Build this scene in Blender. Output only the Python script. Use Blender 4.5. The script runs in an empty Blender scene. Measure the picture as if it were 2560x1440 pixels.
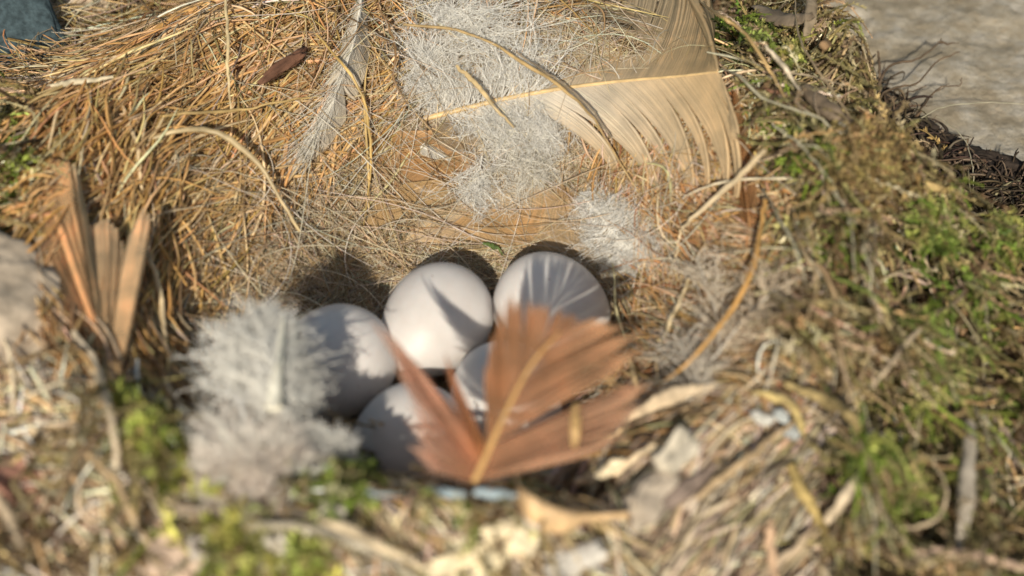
import bpy, math, random
import numpy as np
from mathutils import Vector, noise as mnoise
R_ = np.random.default_rng(7)
random.seed(7)
# ------------------------------------------------------------------ camera, sky, sun, exposure (1 unit = 1 cm)
scene = bpy.context.scene
scene.unit_settings.scale_length = 0.01
TILT = math.radians(40); DIST = 20.0; LENS = 45.0; TGT = np.array([0., 0., 2.])
VD = np.array([0., math.sin(TILT), -math.cos(TILT)]); VU = np.array([0., math.cos(TILT), math.sin(TILT)])
CAM = TGT - VD * DIST; FPX = LENS / 36 * 2560
cd = bpy.data.cameras.new("camera"); co = bpy.data.objects.new("camera", cd); scene.collection.objects.link(co)
co.location = CAM; co.rotation_euler = (TILT, 0, 0)
cd.lens = LENS; cd.sensor_width = 36; cd.clip_start = 0.1; cd.clip_end = 2000
cd.dof.use_dof = True; cd.dof.focus_distance = 23.2; cd.dof.aperture_fstop = 0.112
scene.camera = co
SUN = Vector((-0.16, -1.2, 1.0)).normalized()
w = bpy.data.worlds.new("World"); scene.world = w; w.use_nodes = True
nt = w.node_tree; sky = nt.nodes.new("ShaderNodeTexSky"); sky.sky_type = 'NISHITA'; sky.sun_disc = False
sky.sun_elevation = math.asin(SUN.z); sky.sun_rotation = math.atan2(SUN.x, SUN.y)
bg = nt.nodes["Background"]; bg.inputs[1].default_value = 0.135
wb = nt.nodes.new("ShaderNodeMixRGB"); wb.blend_type = 'MULTIPLY'; wb.inputs[0].default_value = 1; wb.inputs[2].default_value = (1, .86, .66, 1)  # the camera's warm white balance
nt.links.new(sky.outputs[0], wb.inputs[1]); nt.links.new(wb.outputs[0], bg.inputs[0])
sl = bpy.data.lights.new("sun", 'SUN'); sl.energy = 4.8; sl.angle = math.radians(0.9); sl.color = (1, .91, .76)
so = bpy.data.objects.new("sun", sl); scene.collection.objects.link(so)
so.rotation_euler = SUN.to_track_quat('Z', 'Y').to_euler()
scene.view_settings.view_transform = 'Standard'; scene.view_settings.look = 'None'
scene.view_settings.exposure = 0.0; scene.view_settings.gamma = 1
scene.render.engine = 'CYCLES'
scene.cycles.transparent_max_bounces = 24; scene.cycles.diffuse_bounces = 12; scene.cycles.max_bounces = 16

# ------------------------------------------------------------------ terrain function
FC = np.array([-0.95, -0.85]); RF = 1.55; RC = np.array([-1.35, 0.75]); RR = 5.35
def s_of(x, y):
    dx = RC[0] - FC[0]; dy = RC[1] - FC[1]; dr = RR - RF
    px = x - FC[0]; py = y - FC[1]
    a = dx*dx + dy*dy - dr*dr; b = -2*(px*dx + py*dy) - 2*RF*dr; c = px*px + py*py - RF*RF
    disc = np.sqrt(np.maximum(b*b - 4*a*c, 0))
    return (-b - disc) / (2*a)
def sstep(a, b, v):
    t = np.clip((v - a)/(b - a), 0, 1); return t*t*(3 - 2*t)
def onz(px, py, z):
    d = ray(px, py); t = (np.asarray(z) - CAM[2])/d[..., 2]; return CAM + d*t[..., None]
def ray(px, py):
    px = np.asarray(px, float); py = np.asarray(py, float)
    return VD + ((px - 1280)/FPX)[..., None]*np.array([1., 0, 0]) + ((720 - py)/FPX)[..., None]*VU
# foot of the mossy bank on the stone, seen from above: (x, y) along the line where it meets the limestone
EDGE = np.array([onz(a, b, 0.)[:2] for a, b in [(1650, -800), (1830, -250), (1990, 80), (2080, 350), (2230, 560), (2600, 740), (3300, 980)]])
def bank(x, y):
    """signed distance from the foot of the bank, positive on the nest's side"""
    best = np.full(x.shape, 1e9); sg = np.ones(x.shape)
    for (x1, y1), (x2, y2) in zip(EDGE[:-1], EDGE[1:]):
        ex, ey = x2 - x1, y2 - y1; t = np.clip(((x - x1)*ex + (y - y1)*ey)/(ex*ex + ey*ey), 0, 1)
        d = np.hypot(x - x1 - t*ex, y - y1 - t*ey); c = ex*(y - y1) - ey*(x - x1)
        m = d < best; best = np.where(m, d, best); sg = np.where(m, np.where(c > 0, -1, 1), sg)
    return best*sg
HOL = np.array([onz(a, b, 1.6)[:2] for a, b in [(2215, 400), (2330, 465), (2450, 520), (2640, 600)]])
PIT = onz(1440, 1190, 3.0)[:2]
def hollow(x, y):
    best = np.full(x.shape, 1e9)
    for (x1, y1), (x2, y2) in zip(HOL[:-1], HOL[1:]):
        ex, ey = x2 - x1, y2 - y1; t = np.clip(((x - x1)*ex + (y - y1)*ey)/(ex*ex + ey*ey), 0, 1); best = np.minimum(best, np.hypot(x - x1 - t*ex, y - y1 - t*ey))
    return best
def H(x, y):
    x = np.asarray(x, float); y = np.asarray(y, float)
    s = s_of(x, y); sc = np.clip(s, 0, 1)
    th = np.arctan2(y - RC[1], x - RC[0])
    far = sstep(0.2, .9, np.sin(th)); near = sstep(.3, .95, -np.sin(th)); rt = sstep(.1, .9, np.cos(th))
    k = 1.6 + 2.2*far; zmin = 2.3 - 1.2*rt - 1.7*far
    rimz = 3.1 + .25*near + .12*np.sin(3*th + 1) + .08*np.sin(7*th)
    zin = 0.2 + (rimz - .2)*(sc**1.45*(1 - .25*sc**4))
    o = np.maximum(s - 1, 0); zr = 0.2 + (rimz - .2)*.75
    zout = zr + .5*(1 - np.exp(-o*10)) - k*o*o/(o + .12)
    zout = np.maximum(zout, zmin) + .18*np.log1p(np.exp(-np.abs(zout - zmin)*5))
    z = np.where(s < 1, zin, zout) + .05*np.sin(x*1.7 + 1)*np.sin(y*2.1)*sstep(.3, 1, s)
    b = bank(x, y); cap = -.6 + 4.2*(1 - np.exp(-np.maximum(b + .1, 0)/.38))
    z = z + .75*np.exp(-((b - .8)/.6)**2)*sstep(2.5, 4.5, x)*(1 + .5*np.sin(x*2.3 + 1))
    return np.minimum(z, cap) - 2.2*np.exp(-(hollow(x, y)/.75)**2) - 1.0*np.exp(-((x - PIT[0])**2 + 2.2*(y - PIT[1])**2)/.3)
def project(P):
    q = np.asarray(P, float) - CAM; d = q @ VD
    return 1280 + q[..., 0]/d*FPX, 720 - (q @ VU)/d*FPX
def surf(px, py, off=0.):
    """the point of the nest surface (lifted by off) that a ray through the photo's pixel meets first"""
    px, py, off = np.broadcast_arrays(np.asarray(px, float), np.asarray(py, float), np.asarray(off, float))
    d = ray(px, py); t = np.full(px.shape, 12.); hit = np.zeros(px.shape, bool); t0 = t.copy()
    for _ in range(260):
        p = CAM + d*t[..., None]; below = p[..., 2] < H(p[..., 0], p[..., 1]) + off
        hit |= below; t = np.where(hit, t, t + .08)
        if hit.all(): break
    lo = t - .08; hi = t
    for _ in range(12):
        m = (lo + hi)/2; p = CAM + d*m[..., None]; b = p[..., 2] < H(p[..., 0], p[..., 1]) + off
        hi = np.where(b, m, hi); lo = np.where(b, lo, m)
    return CAM + d*hi[..., None]

# ------------------------------------------------------------------ helpers
def tag(o, label=None, cat=None, group=None, kind=None):
    if label: o["label"] = label
    if cat: o["category"] = cat
    if group: o["group"] = group
    if kind: o["kind"] = kind
    return o
def link(name, me, parent=None, mat=None):
    o = bpy.data.objects.new(name, me); scene.collection.objects.link(o)
    if mat: me.materials.append(mat)
    if parent:
        o.parent = parent; o.location = Vector((0, 0, 0)) - parent.location
    return o
def empty(name, loc=(0, 0, 0)):
    o = bpy.data.objects.new(name, None); scene.collection.objects.link(o); o.location = Vector([float(v) for v in loc])
    o.empty_display_size = .3; return o
def mesh_np(name, V, F, tint=None, smooth=True):
    """V (n,3), F (m,k) all faces with k corners"""
    me = bpy.data.meshes.new(name); V = np.ascontiguousarray(V, np.float32); F = np.ascontiguousarray(F, np.int32)
    me.vertices.add(len(V)); me.vertices.foreach_set("co", V.ravel())
    me.loops.add(F.size); me.loops.foreach_set("vertex_index", F.ravel())
    me.polygons.add(len(F)); me.polygons.foreach_set("loop_start", np.arange(0, F.size, F.shape[1], dtype=np.int32))
    if smooth: me.polygons.foreach_set("use_smooth", np.ones(len(F), bool))
    if tint is not None:
        a = me.attributes.new("tint", 'FLOAT_COLOR', 'POINT')
        c = np.ones((len(V), 4), np.float32); c[:, :3] = tint; a.data.foreach_set("color", c.ravel())
    me.update(calc_edges=True); return me
def unit(v): return v/np.maximum(np.linalg.norm(v, axis=-1, keepdims=True), 1e-9)
def tube_data(P, rad, tint, sides=3, flat=1., ref=None, base=0):
    N, K, _ = P.shape
    T = np.empty_like(P); T[:, 1:-1] = P[:, 2:] - P[:, :-2]; T[:, 0] = P[:, 1] - P[:, 0]; T[:, -1] = P[:, -1] - P[:, -2]
    T = unit(T)
    if ref is None: ref = R_.normal(size=(N, 1, 3))
    ref = np.broadcast_to(ref, P.shape)
    n1 = unit(np.cross(T, ref)); n2 = np.cross(T, n1)
    rad = np.broadcast_to(rad if np.ndim(rad) == 2 else np.reshape(rad, (-1, 1)), (N, K))
    a = np.arange(sides)/sides*2*math.pi
    V = P[:, :, None] + rad[:, :, None, None]*(np.cos(a)[:, None]*n1[:, :, None] + flat*np.sin(a)[:, None]*n2[:, :, None])
    i = np.arange(N)[:, None, None]*K*sides + np.arange(K - 1)[:, None]*sides
    j = np.arange(sides); j2 = (j + 1) % sides
    F = np.stack([i + j, i + j2, i + j2 + sides, i + j + sides], -1).reshape(-1, 4) + base
    tint = np.asarray(tint, float)
    tt = np.broadcast_to(tint[:, None, None, :] if tint.ndim == 2 else tint[:, :, None, :] if tint.ndim == 3 else tint, (N, K, sides, 3))
    return V.reshape(-1, 3), F, tt.reshape(-1, 3)
def strands(name, P, rad, tint, mat, parent=None, **kw):
    V, F, t = tube_data(P, rad, tint, **kw); return link(name, mesh_np(name, V, F, t), parent, mat)
def pick(pal, n, jit=.12):
    pal = np.array(pal); c = pal[R_.integers(0, len(pal), n)]
    return np.clip(c*(1 + R_.normal(size=(n, 1))*jit)*(1 + R_.normal(size=(n, 3))*jit*.3), .005, .95)
def inpoly(px, py, poly):
    r = np.zeros(px.shape, bool); n = len(poly)
    for i in range(n):
        x1, y1 = poly[i]; x2, y2 = poly[(i + 1) % n]
        if y1 == y2: continue
        c = (y1 > py) != (y2 > py); r ^= c & (px < (x2 - x1)*(py - y1)/(y2 - y1) + x1)
    return r
def scatter(n, poly, soft=40, box=(-11, -8.5, 11, 11)):
    out = np.zeros((0, 2)); 
    while len(out) < n:
        q = np.stack([R_.uniform(box[0], box[2], 6*n), R_.uniform(box[1], box[3], 6*n)], -1)
        px, py = project(np.stack([q[:, 0], q[:, 1], H(q[:, 0], q[:, 1])], -1))
        k = inpoly(px + R_.normal(size=px.shape)*soft, py + R_.normal(size=px.shape)*soft, poly) & (bank(q[:, 0], q[:, 1]) > -.05) & (hollow(q[:, 0], q[:, 1]) > .62) & ((q[:, 0] - PIT[0])**2 + 2*(q[:, 1] - PIT[1])**2 > .3); out = np.vstack([out, q[k]])
    return out[:n]
def walk(xy, ang, L, K=8, curv=0., off0=.05, off1=.05, arch=0., wob=0.):
    n = len(xy); u = np.linspace(0, 1, K)[None]
    f = lambda v: np.broadcast_to(np.reshape(v, (-1, 1)) if np.ndim(v) else v, (n, 1))
    h = f(ang) + f(curv)*(u - .5) + f(wob)*np.sin(u*7 + R_.uniform(0, 6.3, (n, 1)))
    st = f(L)/(K - 1); x = np.cumsum(np.cos(h)*st, 1); y = np.cumsum(np.sin(h)*st, 1)
    x = x - x[:, K//2:K//2 + 1] + xy[:, :1]; y = y - y[:, K//2:K//2 + 1] + xy[:, 1:]
    z = H(x, y)
    # stiff fibres: smooth the height along the strand
    zs = z.copy()
    for _ in range(2): zs[:, 1:-1] = (zs[:, :-2] + zs[:, 1:-1] + zs[:, 2:])/3
    z = np.maximum(zs, z - .03) + f(off0)*(1 - u) + f(off1)*u + f(arch)*4*u*(1 - u)
    return np.stack([x, y, z], -1)
def taper(n, K, r, a=.5, b=.25):
    u = np.linspace(0, 1, K); p = np.minimum(1, a + u*(1 - a)*4)*np.minimum(1, b + (1 - u)*(1 - b)*2.2)
    return np.reshape(r, (-1, 1))*p[None]
def catmull(pts, n):
    pts = np.asarray(pts, float); m = len(pts)
    if m == 2: u = np.linspace(0, 1, n)[:, None]; return pts[0]*(1 - u) + pts[1]*u
    P = np.vstack([2*pts[0] - pts[1], pts, 2*pts[-1] - pts[-2]]); out = []
    for u in np.linspace(0, m - 1, n):
        i = min(int(u), m - 2); t = u - i; a, b, c, d = P[i:i + 4]
        out.append(.5*((2*b) + (c - a)*t + (2*a - 5*b + 4*c - d)*t*t + (3*b - a - 3*c + d)*t**3))
    return np.array(out)

# ------------------------------------------------------------------ materials
def new_mat(name):
    m = bpy.data.materials.new(name); m.use_nodes = True; n = m.node_tree; return m, n, n.nodes["Principled BSDF"]
def fibre_mat(name, rough=.5, spec=.4, transl=.25, nscale=6., var=.35, bump=0.):
    m, n, b = new_mat(name); N = n.nodes; L = n.links
    at = N.new("ShaderNodeAttribute"); at.attribute_name = "tint"
    tc = N.new("ShaderNodeTexCoord"); no = N.new("ShaderNodeTexNoise"); no.inputs["Scale"].default_value = nscale; no.inputs["Detail"].default_value = 4
    L.new(tc.outputs["Object"], no.inputs["Vector"])
    mr = N.new("ShaderNodeMapRange"); mr.inputs[1].default_value = .3; mr.inputs[2].default_value = .7
    mr.inputs[3].default_value = 1 - var; mr.inputs[4].default_value = 1 + var; L.new(no.outputs[0], mr.inputs[0])
    vm = N.new("ShaderNodeVectorMath"); vm.operation = 'SCALE'; L.new(at.outputs["Color"], vm.inputs[0]); L.new(mr.outputs[0], vm.inputs["Scale"])
    L.new(vm.outputs[0], b.inputs["Base Color"]); b.inputs["Roughness"].default_value = rough; b.inputs["Specular IOR Level"].default_value = spec
    if bump:
        bp = N.new("ShaderNodeBump"); bp.inputs["Strength"].default_value = bump; bp.inputs["Distance"].default_value = .05
        L.new(no.outputs[0], bp.inputs["Height"]); L.new(bp.outputs[0], b.inputs["Normal"])
    if transl:
        tr = N.new("ShaderNodeBsdfTranslucent"); L.new(vm.outputs[0], tr.inputs[0]); mx = N.new("ShaderNodeMixShader"); mx.inputs[0].default_value = transl
        L.new(b.outputs[0], mx.inputs[1]); L.new(tr.outputs[0], mx.inputs[2]); L.new(mx.outputs[0], N["Material Output"].inputs[0])
    return m
def noise_mat(name, stops, scale=1., detail=8., rough=.9, bump=.5, bdist=.1, bscale=None, spec=.2, second=None):
    m, n, b = new_mat(name); N = n.nodes; L = n.links
    tc = N.new("ShaderNodeTexCoord"); no = N.new("ShaderNodeTexNoise"); no.inputs["Scale"].default_value = scale; no.inputs["Detail"].default_value = detail
    no.inputs["Roughness"].default_value = .62
    L.new(tc.outputs["Object"], no.inputs["Vector"]); r = N.new("ShaderNodeValToRGB"); L.new(no.outputs[0], r.inputs[0])
    e = r.color_ramp.elements
    while len(e) < len(stops): e.new(.5)
    for i, (p, c) in enumerate(stops): e[i].position = p; e[i].color = (*c, 1)
    col = r.outputs[0]
    if second:
        sc, thr, c2, amt = second
        n2 = N.new("ShaderNodeTexNoise"); n2.inputs["Scale"].default_value = sc; n2.inputs["Detail"].default_value = 6; L.new(tc.outputs["Object"], n2.inputs["Vector"])
        mr = N.new("ShaderNodeMapRange"); mr.inputs[1].default_value = thr; mr.inputs[2].default_value = thr + .1; mr.inputs[4].default_value = amt; L.new(n2.outputs[0], mr.inputs[0])
        mx = N.new("ShaderNodeMixRGB"); L.new(mr.outputs[0], mx.inputs[0]); L.new(col, mx.inputs[1]); mx.inputs[2].default_value = (*c2, 1); col = mx.outputs[0]
    L.new(col, b.inputs["Base Color"]); b.inputs["Roughness"].default_value = rough; b.inputs["Specular IOR Level"].default_value = spec
    nb = N.new("ShaderNodeTexNoise"); nb.inputs["Scale"].default_value = bscale or scale*4; nb.inputs["Detail"].default_value = 10; nb.inputs["Roughness"].default_value = .7
    L.new(tc.outputs["Object"], nb.inputs["Vector"])
    bp = N.new("ShaderNodeBump"); bp.inputs["Strength"].default_value = bump; bp.inputs["Distance"].default_value = bdist
    L.new(nb.outputs[0], bp.inputs["Height"]); L.new(bp.outputs[0], b.inputs["Normal"])
    return m
M_straw = fibre_mat("straw", .42, .45, .2, 5, .25)
M_hair = fibre_mat("hair_fibre", .4, .5, .3, 3, .2)
M_moss = fibre_mat("moss_leaf", .6, .3, .3, 2.5, .4)
M_feather = fibre_mat("feather_barb", .5, .35, .4, 2, .12)
def sheer(name, a, **k):
    m = fibre_mat(name, **k); N = m.node_tree.nodes; L = m.node_tree.links; out = N["Material Output"]; src = out.inputs[0].links[0].from_socket
    t = N.new("ShaderNodeBsdfTransparent"); mx = N.new("ShaderNodeMixShader"); mx.inputs[0].default_value = a
    L.new(src, mx.inputs[1]); L.new(t.outputs[0], mx.inputs[2]); L.new(mx.outputs[0], out.inputs[0]); return m
M_sheer = sheer("sheer_barb", .64, rough=.55, spec=.3, transl=.45, nscale=2, var=.2)
M_down = sheer("down_barb", .3, rough=.6, spec=.15, transl=.08, nscale=2, var=.02)
M_vane = sheer("vane_barb", .2, rough=.5, spec=.35, transl=.4, nscale=2, var=.12)
M_wood = fibre_mat("dry_wood", .75, .2, 0, 4, .35, .6)
M_twig = fibre_mat("twig_bark", .8, .2, 0, 9, .4, .8)
M_core = noise_mat("matted_nest", [(.3, (.05, .03, .015)), (.5, (.12, .075, .035)), (.7, (.22, .15, .075))], 3, bump=1, bdist=.2, bscale=9)
M_soil = noise_mat("soil", [(.3, (.03, .022, .015)), (.5, (.09, .065, .045)), (.7, (.17, .13, .09))], 1.5, bump=1, bdist=.2, bscale=6)
M_stone = noise_mat("limestone", [(.25, (.22, .18, .12)), (.42, (.33, .285, .21)), (.55, (.41, .37, .30)), (.75, (.54, .51, .45))], 1.7, 14, bump=1, bdist=.14, bscale=5, second=(4.5, .56, (.36, .29, .20), .4))

def grid(name, x0, x1, y0, y1, n, m, zf, keep=None, mat=None, parent=None):
    X, Y = np.meshgrid(np.linspace(x0, x1, n), np.linspace(y0, y1, m)); Z = zf(X, Y)
    V = np.stack([X, Y, Z], -1).reshape(-1, 3)
    i = (np.arange(m - 1)[:, None]*n + np.arange(n - 1)).ravel(); F = np.stack([i, i + 1, i + n + 1, i + n], -1)
    if keep is not None:
        c = V[F].mean(1); F = F[keep(c[:, 0], c[:, 1])]; u, inv = np.unique(F, return_inverse=True); V = V[u]; F = inv.reshape(F.shape)
    return link(name, mesh_np(name, V, F), parent, mat)
def fbm(X, Y, sc, oct=4, seed=0.):
    out = np.zeros(X.shape); f = out.ravel(); xs = X.ravel(); ys = Y.ravel()
    for i in range(len(xs)): f[i] = mnoise.fractal(Vector((xs[i]*sc, ys[i]*sc, seed)), 1.0, 2.1, oct)
    return out

# ------------------------------------------------------------------ setting
def zstone(X, Y): a = fbm(X, Y, .5, 6, 7); return -.3 + .3*fbm(X, Y, .22, 5, 3) + .07*fbm(X, Y, 1.3, 5, 9) - .12*sstep(.25, .45, a)
st = grid("stone_ground", 1, 19, -1, 17, 420, 420, zstone, keep=lambda x, y: bank(x, y) < .12, mat=M_stone); tag(st, kind="structure")
far_g = grid("ground", -150, 150, -150, 150, 60, 60, lambda X, Y: -1.1 + 0*X, mat=M_stone); tag(far_g, kind="structure")
def bumps(X, Y): return H(X, Y) + .10*fbm(X, Y, 1.3, 4, 5)
nest = empty("bird_nest", (RC[0], RC[1], 0))
tag(nest, "round cup of golden straw and pale hair, edged with moss, holding five white eggs", "nest")
grid("nest_wall", -8.5, 6.6, -6.7, 8.6, 260, 260, bumps, keep=lambda x, y: s_of(x, y) < 1.5, mat=M_core, parent=nest)
so_ = grid("soil", -14, 14, -10, 12, 240, 200, lambda X, Y: bumps(X, Y) - .03, keep=lambda x, y: s_of(x, y) >= 1.46, mat=M_soil); tag(so_, kind="structure")

# ------------------------------------------------------------------ eggs
m_egg, n_, b_ = new_mat("eggshell")
tc = n_.nodes.new("ShaderNodeTexCoord"); no = n_.nodes.new("ShaderNodeTexNoise"); no.inputs["Scale"].default_value = 2.2; no.inputs["Detail"].default_value = 6; n_.links.new(tc.outputs["Object"], no.inputs["Vector"])
rp = n_.nodes.new("ShaderNodeValToRGB"); rp.color_ramp.elements[0].color = (.56, .525, .50, 1); rp.color_ramp.elements[1].color = (.65, .62, .60, 1)
rp.color_ramp.elements[0].position = .3; rp.color_ramp.elements[1].position = .7
n_.links.new(no.outputs[0], rp.inputs[0])
vo = n_.nodes.new("ShaderNodeTexVoronoi"); vo.inputs["Scale"].default_value = 3.2; n_.links.new(tc.outputs["Object"], vo.inputs["Vector"])
ma = n_.nodes.new("ShaderNodeMath"); ma.operation = 'LESS_THAN'; ma.inputs[1].default_value = .06; n_.links.new(vo.outputs["Distance"], ma.inputs[0])
mx = n_.nodes.new("ShaderNodeMixRGB"); mx.inputs[2].default_value = (.22, .15, .12, 1); n_.links.new(rp.outputs[0], mx.inputs[1])
m2 = n_.nodes.new("ShaderNodeMath"); m2.operation = 'MULTIPLY'; m2.inputs[1].default_value = .6; n_.links.new(ma.outputs[0], m2.inputs[0]); n_.links.new(m2.outputs[0], mx.inputs[0])
n_.links.new(mx.outputs[0], b_.inputs["Base Color"])
b_.inputs["Roughness"].default_value = .52; b_.inputs["Specular IOR Level"].default_value = .45
b_.inputs["Subsurface Weight"].default_value = .15; b_.inputs["Subsurface Radius"].default_value = (.25, .12, .08); b_.inputs["Subsurface Scale"].default_value = .6
nb = n_.nodes.new("ShaderNodeTexNoise"); nb.inputs["Scale"].default_value = 22; n_.links.new(tc.outputs["Object"], nb.inputs["Vector"])
bp = n_.nodes.new("ShaderNodeBump"); bp.inputs["Strength"].default_value = .04; bp.inputs["Distance"].default_value = .03
n_.links.new(nb.outputs[0], bp.inputs["Height"]); n_.links.new(bp.outputs[0], b_.inputs["Normal"])
def egg_mesh(a, b):
    nu, nv = 64, 40; V = []
    for i in range(nv + 1):
        t = math.pi*i/nv; x = math.cos(t); r = math.sin(t)*(1 - .13*x)
        for j in range(nu): p = 2*math.pi*j/nu; V.append((a*x, b*r*math.cos(p), b*r*math.sin(p)))
    F = [[i*nu + j, i*nu + (j + 1) % nu, (i + 1)*nu + (j + 1) % nu, (i + 1)*nu + j] for i in range(nv) for j in range(nu)]
    return mesh_np("egg", np.array(V), np.array(F))
# px, py, z centre, direction of the pointed end (world), half length, half width
EGGS = [(828, 918, 1.24, (-.75, -.5, -.25), 1.06, .88, "leftmost white egg, half hidden under the white downy feather"),
        (1088, 806, 1.16, (-.45, -.85, .1), 1.06, .85, "white egg in the middle of the back row with a broad diagonal shadow stripe"),
        (1380, 768, 1.16, (.93, -.30, -.15), .97, .855, "rightmost white egg, striped by the shadow of the rust brown feather"),
        (1272, 1000, 1.12, (.5, -.8, -.1), .95, .82, "white egg almost hidden behind the rust brown feather, front right of the clutch"),
        (1018, 1108, 1.22, (-.6, -.5, -.1), .96, .83, "front white egg sinking into shade behind the near rim of the nest")]
for px, py, z, d, a, b, lab in EGGS:
    c = onz(px, py, z); o = link("egg", egg_mesh(a, b), None, m_egg); o.location = c
    o.rotation_euler = Vector(d).to_track_quat('X', 'Z').to_euler()
    tag(o, lab, "egg", "white eggs in the cup of the nest")
EGC = np.array([onz(e[0], e[1], e[2]) for e in EGGS])
def off_eggs(P, rad=.95):
    """drop the strands that would run through an egg"""
    d = np.linalg.norm(P[:, :, None] - EGC, axis=-1).min((1, 2)); return d > rad
def in_view(P, m=500):
    px, py = project(P[:, P.shape[1]//2]); return (px > -m) & (px < 2560 + m) & (py > -m) & (py < 1440 + m)

# ------------------------------------------------------------------ zones (outlines in photo pixels, dropped on the terrain)
LIN = [(520, 520), (760, 330), (860, 100), (1400, 60), (1850, 300), (1800, 700), (1640, 900), (1560, 1150), (900, 1250), (520, 1060), (440, 760)]
STR_L = [(60, 330), (120, 240), (420, 60), (1000, 20), (1000, 380), (800, 440), (640, 600), (560, 760), (520, 900), (560, 1120), (320, 1040), (130, 860), (60, 640)]
STR_TOP = [(-300, 170), (60, 170), (150, 130), (330, -250), (1500, -300), (1700, -50), (1450, 90), (1000, 110), (500, 170), (150, 420), (-300, 400)]
STR_R = [(1450, 330), (1850, 250), (1960, 480), (2000, 800), (1880, 1000), (1500, 1180), (1560, 900), (1600, 600)]
SHRED = [(1330, 1190), (1700, 960), (2050, 940), (2230, 1150), (2150, 1600), (1500, 1650), (1380, 1320)]
MOSS_R = [(1730, -300), (1960, -200), (2060, 0), (2120, 230), (2300, 400), (2560, 480), (3000, 560), (3000, 1900), (1900, 1900), (2080, 1300), (2100, 1000), (1900, 900), (1960, 700), (1900, 420), (1820, 150)]
MOSS_B = [(-400, 1030), (300, 1000), (520, 1120), (870, 1160), (1300, 1240), (1500, 1330), (1700, 1900), (-400, 1900)]
MOSS_L = [(-350, 340), (70, 350), (80, 640), (-350, 640)]
def clump_angle(xy, sc=.8, amp=1.2, seed=0):
    return np.array([mnoise.noise(Vector((x*sc, y*sc, seed)))*amp*2 for x, y in xy])
GOLD = [(.58, .36, .145), (.50, .30, .11), (.68, .46, .22), (.42, .25, .09), (.63, .43, .21), (.76, .58, .34), (.34, .20, .08), (.46, .38, .26), (.40, .26, .13)]
TAN = [(.58, .44, .27), (.68, .55, .36), (.44, .32, .18), (.74, .63, .46), (.58, .41, .21), (.80, .72, .57)]
PALE = [(.70, .63, .50), (.62, .53, .38), (.78, .73, .63)]
RUST = [(.46, .25, .10), (.52, .32, .15), (.38, .19, .08), (.60, .42, .24), (.62, .48, .32)]

# fine hair lining (world-space, so the hidden near wall is lined too)
n = 22000
xy = scatter(n, LIN, 60)
P = walk(xy, R_.uniform(0, math.pi, n) , R_.uniform(.5, 2.6, n), 8, R_.normal(size=n)*.8, R_.uniform(-.04, .16, n), R_.uniform(-.04, .16, n), R_.uniform(0, .12, n), .12)
k = off_eggs(P, .9); P = P[k]; r = R_.uniform(.004, .009, len(P))
strands("hair_lining", P, taper(len(P), 8, r), pick(TAN + PALE[:1], len(P), .16), M_hair, nest)["kind"] = "stuff"
# hidden near and side inner walls
n = 3500; a = R_.uniform(math.pi, 2*math.pi, n); ss = R_.uniform(.2, 1., n)
xy = np.stack([FC[0] + (RC[0] - FC[0])*ss + np.cos(a)*(RF + (RR - RF)*ss), FC[1] + (RC[1] - FC[1])*ss + np.sin(a)*(RF + (RR - RF)*ss)], -1)
P = walk(xy, a + math.pi/2 + R_.normal(size=n)*.4, R_.uniform(1, 2.4, n), 8, .5, R_.uniform(-.03, .08, n), R_.uniform(-.03, .08, n), .03, .1)
P = P[off_eggs(P, .9)]
strands("inner_straw", P, taper(len(P), 8, R_.uniform(.008, .02, len(P))), pick(TAN, len(P)), M_straw, nest)["kind"] = "stuff"
# golden straw, left bank: combed down towards the cup
def straw_bank(name, poly, n, ang0, spread, L, rad, pal, kk=1., up=.22, flat=.6):
    xy = scatter(n, poly, 30); ang = ang0(xy) + clump_angle(xy, .55, .45, 3) + R_.normal(size=n)*spread
    P = walk(xy, ang, R_.uniform(L[0], L[1], n), 8, R_.normal(size=n)*.5, R_.uniform(-.12, up, n), R_.uniform(-.12, up, n), R_.uniform(0, .12, n), .14)
    k = off_eggs(P, 1.0); P = P[k]; return strands(name, P, taper(len(P), 8, R_.uniform(rad[0], rad[1], len(P))), pick(pal, len(P), .2), M_straw, nest, sides=4, flat=flat)
def angL(xy):   # steep strokes, leaning right at the top, tilting the other way low on the left
    px, py = project(np.stack([xy[:, 0], xy[:, 1], H(xy[:, 0], xy[:, 1])], -1))
    return np.radians(np.interp(py, [100, 300, 600, 800, 1000], [38, 55, 68, 100, 128]))
straw_bank("straw_lining", STR_L, 8500, angL, .28, (.5, 1.9), (.012, .034), GOLD, up=.3)["kind"] = "stuff"
straw_bank("left_wall_straw", [(50, 330), (400, 180), (470, 500), (440, 960), (320, 1060), (120, 860)], 2600, angL, .3, (.7, 2.2), (.012, .036), [tuple(min(.9, v*1.12) for v in c) for c in GOLD], up=.7)["kind"] = "stuff"
straw_bank("loose_straw", STR_TOP, 3200, lambda q: clump_angle(q, .25, 2.5, 9) + .3, .7, (.7, 3.0), (.008, .024), GOLD + TAN + [(.22, .17, .07), (.30, .25, .12)], up=.55)["kind"] = "stuff"
straw_bank("rusty_straw", STR_R, 5200, lambda q: np.radians(108) - .16*(q[:, 1] - 2), .35, (.5, 1.8), (.01, .028), RUST + TAN[:4] + GOLD[:3], up=.5)["kind"] = "stuff"
# crossing long pale hairs
n = 1300; xy = scatter(n, LIN, 90)
P = walk(xy, R_.uniform(0, math.pi, n), R_.uniform(1.5, 5, n), 14, R_.normal(size=n)*1.3, R_.uniform(0, .42, n), R_.uniform(0, .42, n), R_.uniform(0, .35, n), .1)
P = P[off_eggs(P, 1.15)]
strands("long_hair", P, taper(len(P), 14, R_.uniform(.005, .011, len(P))), pick(PALE + TAN, len(P)), M_hair, nest)["kind"] = "stuff"
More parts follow.
